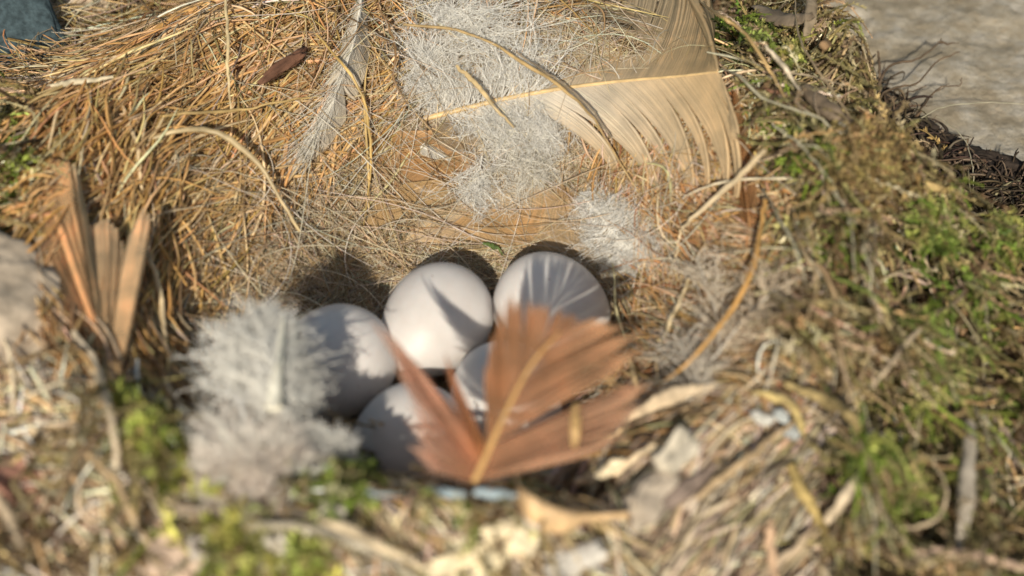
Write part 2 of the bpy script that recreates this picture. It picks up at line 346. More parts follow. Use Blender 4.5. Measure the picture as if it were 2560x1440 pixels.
# the hundred straws that show largest, each a part of the nest
n = 130; xy = np.vstack([scatter(90, STR_L, 10), scatter(40, STR_R, 10)]); ang = np.concatenate([angL(xy[:90]), np.full(40, math.radians(105))]) + R_.normal(size=n)*.35
P = walk(xy, ang, R_.uniform(1.6, 3.6, n), 12, R_.normal(size=n)*.7, R_.uniform(.08, .35, n), R_.uniform(.08, .35, n), R_.uniform(.0, .25, n), .08)
P = P[off_eggs(P, 1.3)][:100]
tt = pick(GOLD[2:3] + GOLD[4:6] + GOLD[:2], len(P), .15); rr = taper(len(P), 12, R_.uniform(.026, .048, len(P)))
for i in range(len(P)): strands("straw", P[i:i+1], rr[i:i+1], tt[i:i+1], M_straw, nest, sides=6, flat=.5)

# ------------------------------------------------------------------ moss
GREEN = [(60, 400, 150), (40, 560, 120), (60, 1010, 60), (1840, 90, 90), (1960, 150, 70), (1900, 330, 110), (2000, 420, 100), (2100, 600, 90), (2330, 590, 110), (2520, 600, 100),
         (2400, 690, 60), (2470, 760, 90), (2310, 860, 90), (2350, 960, 100), (2200, 1060, 120), (2330, 1130, 140), (2500, 1010, 130), (2480, 1200, 120), (2180, 1150, 80), (2260, 1250, 90), (1880, 1310, 80), (2520, 1380, 100), (2260, 1400, 60),
         (840, 1200, 90), (600, 1390, 90), (780, 1420, 60), (1130, 1290, 60), (1190, 1350, 60), (420, 1360, 50), (1330, 1290, 50)]
def greenness(P):
    px, py = project(P); g = np.zeros(px.shape)
    for x, y, r in GREEN: g = np.maximum(g, np.clip(1.1 - ((px - x)**2 + (py - y)**2)/(r*r*.75), 0, 1))
    return g
GRN = [(.20, .27, .05), (.30, .38, .07), (.14, .19, .04), (.40, .48, .12), (.28, .31, .08)]
BRN = [(.42, .32, .18), (.52, .42, .26), (.30, .21, .11), (.46, .38, .18), (.62, .52, .35), (.34, .28, .12), (.42, .36, .17), (.20, .14, .08)]
def moss(name, xy, L, lsize, parent=None, green=None, leaves=22, up=(.3, .9), ang=None, pal=None, rich=.9, lay=.9, sr=(.012, .022), lift=.3):
    n = len(xy); K = 9
    P = walk(xy, R_.uniform(0, 2*math.pi, n) if ang is None else ang, R_.uniform(L[0], L[1], n), K, R_.normal(size=n)*1.2, R_.uniform(-.1, .1, n), R_.uniform(up[0], up[1], n)*L[1]*.5, R_.uniform(0, .2, n), .2)
    if green is None: P[..., 2] += (np.array([mnoise.fractal(Vector((x*.9, y*.9, 4)), 1, 2, 3) for x, y in xy])*1.0)[:, None]
    else: P[..., 2] += lift
    g = greenness(P[:, K//2]) if green is None else np.full(n, green)
    isg = R_.uniform(size=n) < g*rich + .03
    tint = np.where(isg[:, None], pick(pal or GRN, n, .2), pick(BRN, n, .2))
    V1, F1, t1 = tube_data(P, taper(n, K, R_.uniform(*sr, n)), tint*.9)
    # leaflets: small pointed blades all around the stem
    m = leaves; u = R_.uniform(.08, 1, (n, m))*(K - 1); i0 = np.minimum(u.astype(int), K - 2); f = (u - i0)[..., None]
    idx = np.arange(n)[:, None]; Q = P[idx, i0]*(1 - f) + P[idx, i0 + 1]*f; T = unit(P[idx, i0 + 1] - P[idx, i0])
    rd = unit(R_.normal(size=Q.shape)); rd = unit(rd - (rd*T).sum(-1, keepdims=True)*T*.6 + T*lay)
    sd = unit(np.cross(rd, R_.normal(size=Q.shape))); l = (R_.uniform(lsize[0], lsize[1], (n, m))*(1.25 - u/(K - 1)*.6))[..., None]
    nn = np.cross(rd, sd)
    A = Q; B = Q + rd*l*.45 + sd*l*.17; C = Q + rd*l + nn*l*.12; D = Q + rd*l*.45 - sd*l*.17
    V2 = np.stack([A, B, C, D], -2).reshape(-1, 3); F2 = np.arange(len(V2)).reshape(-1, 4) + len(V1)
    lt = np.clip(tint[:, None]*(1 + R_.normal(size=(n, m, 1))*.22), .01, .9); t2 = np.repeat(lt.reshape(-1, 3), 4, 0)
    return link(name, mesh_np(name, np.vstack([V1, V2]), np.vstack([F1, F2]), np.vstack([t1, t2])), parent, M_moss)
xy = np.vstack([scatter(7000, MOSS_R, 20), scatter(900, MOSS_B, 30, box=(-11, -9.5, 11, 0)), scatter(700, MOSS_L, 30)])
isb = R_.uniform(size=len(xy)) < .5
gap = np.array([mnoise.fractal(Vector((x*.9, y*.9, 4)), 1, 2, 3) for x, y in xy]); isb = isb[gap > -.16]; xy = xy[gap > -.16]
tag(moss("draped_moss", xy[isb], (.8, 2.4), (.07, .14), leaves=70, up=(.25, 1.1), ang=-math.pi/2 + R_.normal(size=isb.sum())*.5, rich=.35, lay=1.5, sr=(.018, .036)), "long brown strings of half dead moss draped over the bank around the nest", "moss", kind="stuff")
tag(moss("moss", xy[~isb], (.4, 1.3), (.08, .2), leaves=30, up=(.2, 1.1)), "matted green and brown moss packed around the outside of the nest", "moss", kind="stuff")
# dead stems, roots and dry bits lying through the moss
n = 2700; xy = np.vstack([scatter(1600, MOSS_R, 30), scatter(900, MOSS_B, 30, box=(-11, -9.5, 11, 0)), scatter(200, MOSS_L, 20)])
P = walk(xy, R_.normal(size=n)*.9 + 1.3, R_.uniform(.4, 2.2, n), 8, R_.normal(size=n)*1.4, R_.uniform(.1, .75, n), R_.uniform(-.05, .6, n), R_.uniform(0, .2, n), .25)
tag(strands("dead_stems", P, taper(n, 8, R_.uniform(.01, .035, n)), pick(BRN + TAN, n, .25), M_twig, sides=4, flat=.6), "dry brown stems and roots tangled through the moss", "plant litter", kind="stuff")
n = 150; xy = scatter(n, MOSS_R, 30)
P = walk(xy, -math.pi/2 + R_.normal(size=n)*.6, R_.uniform(1.2, 3.2, n), 14, R_.normal(size=n)*1.2, R_.uniform(.4, 1.1, n), R_.uniform(.2, .9, n), R_.uniform(0, .3, n), .12)
tag(strands("pale_stems", P, taper(n, 14, R_.uniform(.01, .028, n)), pick([(.50, .42, .28), (.42, .34, .20), (.58, .52, .38)], n, .15), M_straw, sides=5, flat=.6), "long pale dry stems trailing over the moss of the right bank", "plant litter", kind="stuff")
# wood shreds, lower right
n = 2300; xy = scatter(n, SHRED, 40, box=(-2, -9.5, 9, 3))
P = walk(xy, R_.normal(size=n)*.22 + math.radians(48), R_.uniform(.4, 2.0, n), 7, R_.normal(size=n)*.4, R_.uniform(-.05, .42, n), R_.uniform(-.05, .42, n), R_.uniform(0, .1, n), .08)
SH = [(.56, .45, .31), (.66, .56, .42), (.42, .32, .22), (.30, .23, .16), (.44, .33, .20), (.20, .15, .11), (.55, .48, .40)]
strands("shredded_bark", P, taper(n, 7, R_.uniform(.015, .055, n), .7, .5), pick(SH, n, .2), M_wood, nest, sides=4, flat=.35)["kind"] = "stuff"
# light litter in the foreground
n = 7000; xy = scatter(n, MOSS_B, 30, box=(-11, -9.5, 11, 0))
P = walk(xy, R_.normal(size=n)*.5 - .7, R_.uniform(.3, 1.9, n), 7, R_.normal(size=n)*.6, R_.uniform(0, .75, n), R_.uniform(0, .75, n), R_.uniform(0, .1, n), .1)
tag(strands("dry_litter", P, taper(n, 7, R_.uniform(.012, .042, n), .6, .4), np.minimum(pick(SH + TAN + PALE + TAN, n, .2)*1.15, .85), M_wood, sides=4, flat=.3), "pale dry plant litter strewn in front of the nest", "plant litter", kind="stuff")
#@@DETAILS
# ------------------------------------------------------------------ builders for single pieces
def W(pts):
    """(px, py, off) rests off above the nest; (px, py, z, 'z') hangs at height z"""
    return np.array([onz(p[0], p[1], p[2]) if len(p) == 4 else surf(p[0], p[1], p[2]) for p in pts]).reshape(-1, 3)
def mossy(px, py):
    a = np.array([float(px)]), np.array([float(py)]); return .7 if inpoly(*a, MOSS_R)[0] else .45 if inpoly(*a, MOSS_B)[0] else 0.
def stalk(name, label, cat, pts, wpx, tint, mat=None, flat=.6, sides=7, n=24, group=None, a=.7, b=.5, off=.1, wig=.022, curl=0):
    C = catmull(W([p if len(p) == 4 else (p[0], p[1], p[2] + mossy(p[0], p[1])) for p in pts]), n)
    C += np.cumsum(R_.normal(size=C.shape), 0)*wig*.3 + R_.normal(size=C.shape)*wig*.3
    c0 = C.mean(0)
    kn = 1 + .22*np.convolve(R_.normal(size=n + 4), np.ones(5)/5**.5/1.6, 'valid')*.8
    tc_ = np.array(tint)[None, None]*(1 + .16*np.convolve(R_.normal(size=n + 2), np.ones(3)/3**.5, 'valid'))[None, :, None]
    o = strands(name, (C - c0)[None], taper(1, n, [wpx/2/160], a, b)*np.clip(kn, .6, 1.4)[None], np.clip(tc_, .01, .95), mat or M_straw, sides=sides, flat=flat, ref=np.array([0., -.6, .8]))
    o.location = c0; tag(o, label, cat, group); return o
def barbs(R, keys, n, splits=(), conv=.75, bow=.25, cover=.8, colA=(.7, .68, .64), colB=(.6, .5, .35), jit=0., wob=0., lift=0., K=12, zz=False, t0=None, var=.08, tj=0., r=None, frac=1., sides=4, flat=.22, fade=0, sub=None, colC=None, fray=.015):
    kt = np.array([k[0] for k in keys]); kp = W([k[1:] for k in keys])
    u = np.sort(R_.uniform(kt[0], kt[-1], n)) if jit or tj else np.linspace(kt[0], kt[-1], n)
    tip = np.stack([np.interp(u, kt, kp[:, i]) for i in range(3)], -1)
    m = len(R) - 1; uu = np.clip(u, 0, 1)*m; i0 = np.minimum(uu.astype(int), m - 1); f = (uu - i0)[:, None]
    root = R[i0]*(1 - f) + R[i0 + 1]*f; dr = unit(R[i0 + 1] - R[i0])
    L = np.linalg.norm(tip - root, axis=1, keepdims=True)
    if jit: tip = tip + R_.normal(size=tip.shape)*jit*np.minimum(L, 1.2); tip = root + (tip - root)*R_.uniform(.45, 1.08, (n, 1))
    else: tip = root + (tip - root)*(1 + R_.normal(size=(n, 1))*fray)
    v = np.linspace(0, 1, K)[None, :, None]
    ctrl = (root + tip)/2 + dr*L*bow + np.array([0, 0, 1.])*L*lift
    P = root[:, None]*(1 - v)**2 + ctrl[:, None]*2*v*(1 - v) + tip[:, None]*v*v
    edges = [kt[0] - 1e-6, *splits, kt[-1] + 1e-6]
    if splits:
        for a, b in zip(edges[:-1], edges[1:]):
            g = np.where((u > a) & (u <= b))[0]
            if len(g) > 2:
                c = P[g[int(len(g)*R_.uniform(.35, .75))]][None]; wgt = min(conv*R_.uniform(.65, 1.15), .95)*np.clip((v - .15)/.85, 0, 1)**1.25; P[g] = P[g]*(1 - wgt) + c*wgt
                P[g] += np.array([0, -.35, .9])*(R_.normal()*.06*v + np.linspace(-1, 1, len(g))[:, None, None]*.015*v)
    if wob:
        ph = R_.uniform(0, 6.3, (n, 1, 3)); P = P + np.sin(v*R_.uniform(5, 11, (n, 1, 1)) + ph)*wob*v
    sp = np.linalg.norm(np.diff(P[:, K//4], axis=0), axis=1).mean() if n > 2 and not jit else .02
    rad = (np.full(n, r) if r else np.full(n, sp*.5*cover))[:, None]*np.interp(np.linspace(0, 1, K), [0, .1, .6, 1], [.8, 1, .95, .25])[None]
    if not r:  # follow the spacing of the neighbours so the vane stays closed where they fan out
        d = np.linalg.norm(np.diff(P, axis=0), axis=-1); d = np.vstack([d, d[-1:]]); rad = np.minimum(d*.5*cover, sp*1.6)*np.interp(np.linspace(0, 1, K), [0, .85, 1], [1, .95, .4] if not fade else [1, .6, .05])[None] + .002
    col = np.array(colA)*(1 - v) + np.array(colB)*v
    if colC is not None: w_ = sstep(.25, .9, u)[:, None, None]; col = col*(1 - w_) + np.array(colC)*w_
    col = col*(1 + R_.normal(size=(n, 1, 1))*var)
    col = np.clip(np.broadcast_to(col, P.shape), .01, .97)
    if sub:
        m, sl_ = sub; i0 = R_.integers(1, K - 1, (n, m)); f = R_.uniform(size=(n, m, 1)); ix = np.arange(n)[:, None]
        Q = P[ix, i0]*(1 - f) + P[ix, i0 + 1 - (i0 == K - 1)]*f; T = unit(P[ix, np.minimum(i0 + 1, K - 1)] - P[ix, i0 - 1])
        d_ = unit(T*.9 + unit(R_.normal(size=Q.shape))*.9); l_ = R_.uniform(.5, 1.3, (n, m, 1))*sl_
        g_ = R_.normal(size=Q.shape)*.25*sl_; tt_ = np.linspace(0, 1, 5)[None, None, :, None]
        PS = (Q[:, :, None] + d_[:, :, None]*l_[:, :, None]*tt_ + g_[:, :, None]*tt_**2).reshape(n*m, 5, 3)
        # resample the short hairs to K points so that both kinds share one array
        tK = np.linspace(0, 4, K); a0 = np.minimum(tK.astype(int), 3); fr = (tK - a0)[None, :, None]; PS = PS[:, a0]*(1 - fr) + PS[:, a0 + 1]*fr
        P = np.vstack([P, PS]); rad = np.vstack([rad, np.repeat(rad[:, :1], m, 0)*.6*np.linspace(1, .5, K)[None]]); col = np.vstack([col, np.repeat(col, m, 0)])
    return P, rad, col, sides, flat
def feather(name, label, cat, rachis, rw, rtint, sides, downs=(), group=None, mat=None, nr=26):
    R = catmull(W(rachis), nr); root = empty(name, R[0]); tag(root, label, cat, group)
    strands("shaft", R[None], np.linspace(rw, rw*.3, nr)[None]/320, np.array([rtint]), M_straw, root, sides=8, ref=np.array([0., -.6, .8]), flat=.8)
    for nm, specs, mt in (("vane", sides, mat or M_feather), ("down", downs, M_down)):
        if not specs: continue
        V, F, T_ = [], [], []; base = 0
        for sp in specs:
            P, rad, col, sd, fl = barbs(R, **sp)
            v, f, t = tube_data(P, rad, col, sides=sd, flat=fl, ref=np.array([0., -.6, .8]) if fl < .9 else None, base=base)
            V.append(v); F.append(f); T_.append(t); base += len(v)
        link(nm, mesh_np(nm, np.vstack(V), np.vstack(F), np.vstack(T_)), root, mt)
    return root
D = dict(sides=3, flat=1.)
WH = (.88, .865, .82); WH2 = (.82, .79, .71); ORG = (.56, .30, .12)

# the big striped feather across the far wall
feather("large_feather", "large cream and tan feather across the top right of the nest, split into bands", "feather",
  [(1060, 297, .25), (1250, 250, .42), (1400, 222, .5), (1550, 203, .62), (1700, 190, .8), (1795, 179, .95)], 17, (.66, .48, .24),
  [dict(keys=[(.22, 1400, -60, .3), (.4, 1480, -200, .4), (.5, 1540, -230, .45), (.62, 1620, -230, .5), (.8, 1675, -200, .6), (.9, 1700, -110, .7), (.96, 1720, 20, .8), (1., 1790, 172, .95)],
        n=230, splits=(.34, .47, .6, .72, .86), conv=.55, bow=.14, cover=.74, colA=(.88, .80, .66), colB=(.74, .58, .33), colC=(.80, .62, .36), var=.07),
   dict(keys=[(.0, 1180, 312, .3), (.15, 1370, 360, .3), (.3, 1570, 440, .3), (.45, 1660, 480, .35), (.6, 1725, 495, .4), (.74, 1770, 480, .5), (.85, 1820, 480, .6), (.95, 1862, 500, .75), (1., 1808, 260, .9)],
        n=290, splits=(.23, .33, .49, .56, .69, .75, .87, .93), conv=.88, bow=.2, cover=.74, colA=(.92, .87, .78), colB=(.80, .64, .40), colC=(.84, .67, .42), var=.07)],
  [dict(keys=[(.0, 1060, 210, .3), (.1, 1130, 150, .35), (.2, 1290, 80, .35), (.32, 1400, 90, .4)], n=170, jit=.4, wob=.09, r=.007, bow=.2, colA=WH, colB=WH, sub=(16, .2), K=7, **D),
   dict(keys=[(.05, 1230, 360, .3), (.2, 1330, 390, .3), (.3, 1430, 380, .4)], n=130, jit=.35, wob=.09, r=.007, bow=.2, colA=WH, colB=WH, sub=(16, .2), K=7, **D)], mat=M_vane)
# white down plumes around its base
def plume(label, shaft, keysL, keysR, n=500, sub=(16, .2), jit=.5, wob=.12, col=WH, r=.006, name="down_feather", rw=5, bow=.15, rt=None):
    return feather(name, label, "feather", shaft, rw, rt or WH2, [], [dict(keys=keysL, n=max(n//7, 36), jit=jit, wob=wob, r=r, bow=bow, colA=col, colB=col, sub=sub, K=7, **D), dict(keys=keysR, n=max(n//7, 36), jit=jit, wob=wob, r=r, bow=bow, colA=col, colB=col, sub=sub, K=7, **D)])
plume("wispy white down tuft left of the large cream feather's base", [(1130, 250, .3), (1080, 200, .4), (1060, 130, .5)], [(0, 1040, 250, .35), (.5, 990, 170, .4), (1, 1010, 80, .5)], [(0, 1180, 230, .35), (.5, 1150, 150, .4), (1, 1100, 70, .5)], 620)
plume("broad white down tuft above the large cream feather's shaft, at the top of the nest", [(1290, 240, .4), (1250, 150, .5), (1180, 60, .6), (1130, 20, .6)], [(0, 1180, 220, .45), (.5, 1130, 110, .5), (1, 1060, 10, .6)], [(0, 1390, 210, .5), (.4, 1380, 110, .55), (1, 1250, 20, .6)], 900)
plume("white down tuft hanging just under the large cream feather's shaft", [(1200, 310, .35), (1290, 330, .5), (1380, 350, .5)], [(0, 1190, 350, .4), (.5, 1280, 400, .4), (1, 1420, 395, .4)], [(0, 1200, 280, .4), (.5, 1320, 280, .5), (1, 1420, 320, .5)], 620)
plume("grey white wisp of down crossing the tan feathers in the lining", [(1235, 340, .5), (1285, 400, .5), (1340, 450, .45)], [(0, 1180, 420, .45), (.5, 1210, 470, .4), (1, 1300, 500, .4)], [(0, 1300, 340, .5), (.5, 1370, 410, .45), (1, 1400, 470, .4)], 420, col=WH2)
plume("thin star of white down above the middle egg's tan feathers", [(1205, 390, .5), (1195, 440, .5), (1180, 490, .45)], [(0, 1120, 480, .45), (.5, 1130, 500, .4), (1, 1150, 530, .4)], [(0, 1260, 460, .5), (.5, 1250, 500, .45), (1, 1215, 540, .4)], 140, col=WH, r=.008)
# cream feather hanging down the far left wall
feather("cream_feather", "narrow cream white feather hanging beside the dark bark sliver, upper left", "feather", [(905, -20, .4), (885, 100, .5), (845, 220, .5), (800, 330, .45)], 8, WH2,
  [dict(keys=[(0, 870, 60, .4), (.3, 845, 160, .45), (.6, 800, 270, .4), (.85, 760, 370, .35), (1, 690, 470, .3)], n=130, splits=(.5,), conv=.3, bow=.12, cover=.9, colA=(.72, .66, .56), colB=(.66, .58, .45)),
   dict(keys=[(0, 930, 80, .4), (.3, 915, 180, .45), (.6, 880, 270, .4), (.85, 820, 370, .35), (1, 740, 430, .3)], n=130, splits=(.6,), conv=.3, bow=.12, cover=.9, colA=(.72, .66, .56), colB=(.66, .58, .45))],
  [dict(keys=[(0, 850, 90, .4), (.5, 790, 300, .4), (1, 690, 480, .3)], n=250, jit=.2, wob=.04, r=.006, colA=WH2, colB=WH2, **D)])
# tan feathers bedded in the lining
def small_feather(label, sh, kl, kr, cA, cB, n=110, cover=.7, rt=(.6, .42, .22), splits=(), downs=(), rw=4, conv=.3, name="small_feather", bow=.22):
    return feather(name, label, "feather", sh, rw, rt, [dict(keys=kl, n=n, splits=splits, conv=conv, bow=bow, cover=cover, colA=cA, colB=cB), dict(keys=kr, n=n, splits=splits, conv=conv, bow=bow, cover=cover, colA=cA, colB=cB)], downs)
small_feather("orange brown feather in the lining, straight above the middle egg", [(1185, 500, .22), (1110, 430, .25), (1010, 370, .22), (930, 340, .2)],
  [(.0, 1130, 500, .2), (.3, 1030, 490, .2), (.6, 950, 455, .18), (1, 890, 400, .15)], [(.0, 1220, 450, .25), (.3, 1190, 380, .25), (.6, 1100, 325, .25), (1, 920, 330, .2)], (.62, .36, .15), (.70, .46, .24), 120, .62)
small_feather("lower tan feather of the pair left of the lining's middle, darker edged", [(1150, 458, .3), (1060, 465, .32), (970, 510, .3), (925, 560, .25)],
  [(.0, 1130, 490, .3), (.4, 1040, 530, .27), (.75, 985, 555, .22), (1, 935, 570, .2)], [(.0, 1130, 450, .3), (.4, 1010, 462, .3), (.75, 935, 505, .27), (1, 915, 560, .2)], (.62, .42, .20), (.66, .48, .25), 110, .68, splits=(.55, .8))
small_feather("sandy feather with a pale shaft in the middle of the lining", [(1000, 610, .2), (1100, 545, .28), (1200, 500, .32), (1300, 460, .32)],
  [(.0, 1060, 530, .25), (.4, 1120, 480, .3), (.8, 1230, 430, .3), (1, 1320, 420, .3)], [(.0, 1110, 610, .2), (.4, 1230, 590, .2), (.8, 1370, 540, .25), (1, 1400, 490, .3)], (.80, .66, .45), (.68, .48, .26), 80, .45, rw=5)
small_feather("golden brown feather lying between the sandy one and the white one in the lining", [(1130, 560, .3), (1220, 570, .3), (1330, 560, .28), (1440, 520, .25)],
  [(.0, 1160, 530, .3), (.4, 1260, 490, .3), (.8, 1390, 450, .28), (1, 1460, 490, .25)], [(.0, 1170, 600, .25), (.4, 1270, 620, .2), (.8, 1400, 620, .2), (1, 1500, 570, .2)], (.66, .43, .20), (.72, .53, .30), 110, .5)
small_feather("pale tan barred feather just above the rightmost egg", [(1560, 620, .25), (1480, 590, .3), (1400, 575, .3), (1300, 590, .2)],
  [(.0, 1550, 560, .3), (.4, 1470, 490, .3), (.8, 1380, 500, .3), (1, 1290, 570, .2)], [(.0, 1560, 650, .25), (.4, 1480, 650, .2), (.8, 1400, 630, .2), (1, 1310, 620, .2)], (.74, .58, .36), (.70, .52, .30), 110, .45)
small_feather("soft white feather curving down beside the rightmost egg", [(1450, 480, .3), (1500, 540, .4), (1560, 610, .4), (1620, 650, .35)],
  [(.0, 1450, 520, .3), (.4, 1450, 600, .35), (.7, 1500, 670, .3), (1, 1580, 690, .3)], [(.0, 1500, 470, .35), (.4, 1580, 510, .4), (.7, 1640, 580, .4), (1, 1670, 650, .3)], WH, WH2, 50, .35, rt=WH2,
  downs=[dict(keys=[(0, 1440, 520, .3), (.5, 1450, 640, .3), (1, 1560, 710, .3)], n=150, jit=.4, wob=.09, r=.007, colA=WH, colB=WH, sub=(8, .18), K=7, **D), dict(keys=[(0, 1500, 460, .3), (.5, 1600, 520, .4), (1, 1680, 660, .3)], n=150, jit=.4, wob=.09, r=.007, colA=WH, colB=WH, sub=(8, .18), K=7, **D)])
small_feather("small white fleck of feather on the orange brown feather", [(1050, 365, .3), (1085, 380, .32), (1120, 400, .3)],
  [(.0, 1050, 385, .3), (.5, 1080, 398, .3), (1, 1125, 402, .28)], [(.0, 1062, 356, .3), (.5, 1100, 372, .3), (1, 1130, 398, .28)], WH2, WH2, 22, .6, rt=WH)
small_feather("grey barred scrap of feather below the large feather's quill", [(1080, 320, .3), (1140, 350, .35), (1190, 365, .35)],
  [(.0, 1080, 350, .3), (.5, 1120, 375, .3), (1, 1180, 385, .3)], [(.0, 1110, 305, .35), (.5, 1170, 325, .4), (1, 1210, 355, .38)], (.42, .32, .20), (.5, .4, .27), 34, .5)
# orange feather standing at the left rim
ZB = 'z'
feather("orange_feather", "orange tan feather fanned upright at the left rim of the nest", "feather", [(285, 1010, 2.93, ZB), (262, 900, 2.98, ZB), (232, 790, 3.03, ZB), (198, 650, 3.09, ZB), (165, 460, 3.18, ZB)], 6, (.74, .48, .24),
  [dict(keys=[(0, 118, 720, 3.06, ZB), (.08, 112, 640, 3.09, ZB), (.18, 122, 530, 3.14, ZB), (.32, 150, 435, 3.19, ZB), (.5, 178, 425, 3.19, ZB)], n=220, splits=(.2,), conv=.1, bow=.05, cover=1.5, colA=(.92, .64, .36), colB=(.92, .66, .38), fray=.05, var=.05),
   dict(keys=[(0, 372, 560, 3.13, ZB), (.06, 350, 545, 3.14, ZB), (.12, 325, 600, 3.11, ZB), (.13, 300, 620, 3.10, ZB), (.22, 268, 560, 3.13, ZB), (.3, 240, 560, 3.13, ZB), (.34, 222, 600, 3.11, ZB), (.36, 208, 520, 3.15, ZB), (.6, 188, 430, 3.19, ZB)], n=360, splits=(.125, .35), conv=.12, bow=.03, cover=1.5, colA=(.93, .70, .42), colB=(.93, .74, .50), fray=.05, var=.05)], mat=M_sheer)
feather("rust_feather", "narrow rust orange feather standing between the large feather and the green moss", "feather", [(1880, 660, .3), (1872, 540, .5), (1852, 400, .6), (1836, 240, .6)], 5, (.5, .28, .12),
  [dict(keys=[(.0, 1858, 600, .4), (.3, 1846, 450, .55), (.6, 1836, 300, .6), (1, 1834, 225, .6)], n=46, conv=.3, bow=.05, cover=1., colA=(.50, .26, .11), colB=(.54, .30, .13), fade=1, fray=.12, var=.15),
   dict(keys=[(.0, 1905, 600, .4), (.3, 1890, 470, .55), (.6, 1866, 340, .6), (1, 1842, 225, .6)], n=46, conv=.3, bow=.05, cover=1., colA=(.50, .26, .11), colB=(.58, .36, .18), fade=1, fray=.12, var=.15)], mat=M_sheer)
# rust brown feather leaning over the eggs from the near rim
ZB = 'z'
feather("brown_feather", "translucent rust brown feather, split into tongues, leaning over the eggs from the near rim", "feather",
  [(1185, 1205, 3.80, ZB), (1215, 1140, 3.95, ZB), (1270, 1020, 4.20, ZB), (1330, 910, 4.35, ZB), (1400, 830, 4.45, ZB)], 15, (.62, .38, .15),
  [dict(keys=[(-.0, 1055, 1175, 3.95, ZB), (.04, 1040, 1100, 4.05, ZB), (.09, 1015, 990, 4.15, ZB), (.14, 968, 838, 4.25, ZB), (.17, 1010, 880, 4.25, ZB), (.22, 1085, 965, 4.15, ZB), (.27, 1130, 1025, 4.05, ZB)], n=110, bow=.0, cover=.62, colA=(.68, .34, .18), colB=(.84, .54, .40), var=.05, fade=1, fray=.09),
   dict(keys=[(.2, 1150, 1060, 4.15, ZB), (.24, 1118, 905, 4.25, ZB), (.28, 1165, 1000, 4.25, ZB)], n=26, bow=-.05, cover=.58, colA=(.60, .30, .12), colB=(.68, .34, .2), var=.05, fade=1, fray=.09),
   dict(keys=[(.26, 1208, 960, 4.35, ZB), (.34, 1228, 860, 4.35, ZB), (.46, 1258, 765, 4.45, ZB), (.7, 1340, 772, 4.50, ZB), (.9, 1420, 785, 4.50, ZB), (1, 1455, 800, 4.45, ZB)], n=170, splits=(.36, .44, .6, .8), conv=.28, bow=.1, cover=.58, colA=(.70, .41, .22), colB=(.70, .40, .22), var=.05, fade=1, fray=.09),
   dict(keys=[(-.0, 1420, 1160, 3.95, ZB), (.06, 1520, 1110, 4.05, ZB), (.15, 1560, 1050, 4.05, ZB), (.26, 1590, 975, 4.15, ZB), (.3, 1570, 960, 4.15, ZB)], n=140, splits=(.1, .2), conv=.25, bow=.02, cover=.58, colA=(.70, .40, .23), colB=(.80, .54, .36), var=.05, fade=1, fray=.09),
   dict(keys=[(.31, 1560, 935, 4.30, ZB), (.5, 1562, 860, 4.35, ZB), (.75, 1535, 835, 4.40, ZB), (1, 1465, 805, 4.45, ZB)], n=130, splits=(.45, .7), conv=.3, bow=.06, cover=.58, colA=(.72, .40, .22), colB=(.76, .50, .30), var=.05, fade=1, fray=.09)], mat=M_sheer)
# white downy feather with a thick quill, over the leftmost egg
feather("downy_feather", "fluffy white downy feather with a thick ivory quill, over the leftmost egg", "feather", [(684, 1020, 4.0, ZB), (694, 910, 4.0, ZB), (707, 800, 3.85, ZB)], 34, (.85, .82, .70),
  [], [dict(keys=[(0, 610, 985, 3.5, ZB), (.4, 545, 920, 3.55, ZB), (.8, 575, 845, 3.55, ZB), (1, 665, 795, 3.6, ZB)], n=620, jit=.24, wob=.08, r=.014, bow=.12, colA=WH, colB=WH, sub=(13, .16), K=7, **D),
       dict(keys=[(0, 750, 1020, 3.1, ZB), (.4, 765, 970, 3.0, ZB), (.8, 725, 890, 3.1, ZB), (1, 708, 815, 3.3, ZB)], n=520, jit=.22, wob=.08, r=.013, bow=.1, colA=WH, colB=WH, sub=(13, .16), K=7, **D)])
feather("downy_feather", "dense pinkish grey ball of down on the near left rim, below the ivory quill", "feather", [(560, 1190, 3.55, ZB), (620, 1160, 3.65, ZB), (700, 1125, 3.6, ZB)], 8, WH2,
  [], [dict(keys=[(0, 490, 1170, 3.4, ZB), (.3, 500, 1105, 3.4, ZB), (.6, 590, 1070, 3.4, ZB), (1, 740, 1090, 3.4, ZB)], n=900, jit=.27, wob=.09, r=.015, bow=.1, lift=.12, sub=(14, .18), K=7, colA=(.93, .87, .80), colB=(.93, .88, .82), **D),
       dict(keys=[(0, 520, 1215, 3.5, ZB), (.4, 610, 1265, 3.55, ZB), (.8, 700, 1250, 3.55, ZB), (1, 780, 1160, 3.5, ZB)], n=900, jit=.27, wob=.09, r=.015, bow=.1, lift=.12, sub=(14, .18), K=7, colA=(.93, .84, .76), colB=(.94, .86, .78), **D)])
feather("downy_feather", "bright white tail of down trailing from the grey ball to the front egg", "feather", [(690, 1060, 3.6, ZB), (770, 1110, 3.4, ZB), (850, 1120, 3.25, ZB)], 8, WH,
  [], [dict(keys=[(0, 700, 1040, 3.5, ZB), (.5, 780, 1085, 3.3, ZB), (1, 870, 1110, 3.15, ZB)], n=420, jit=.24, wob=.08, r=.015, bow=.3, colA=WH, colB=WH, sub=(12, .14), K=7, **D),
       dict(keys=[(0, 700, 1100, 3.5, ZB), (.5, 800, 1160, 3.3, ZB), (1, 870, 1135, 3.15, ZB)], n=420, jit=.24, wob=.08, r=.015, bow=.3, colA=WH, colB=WH, sub=(12, .14), K=7, **D)])
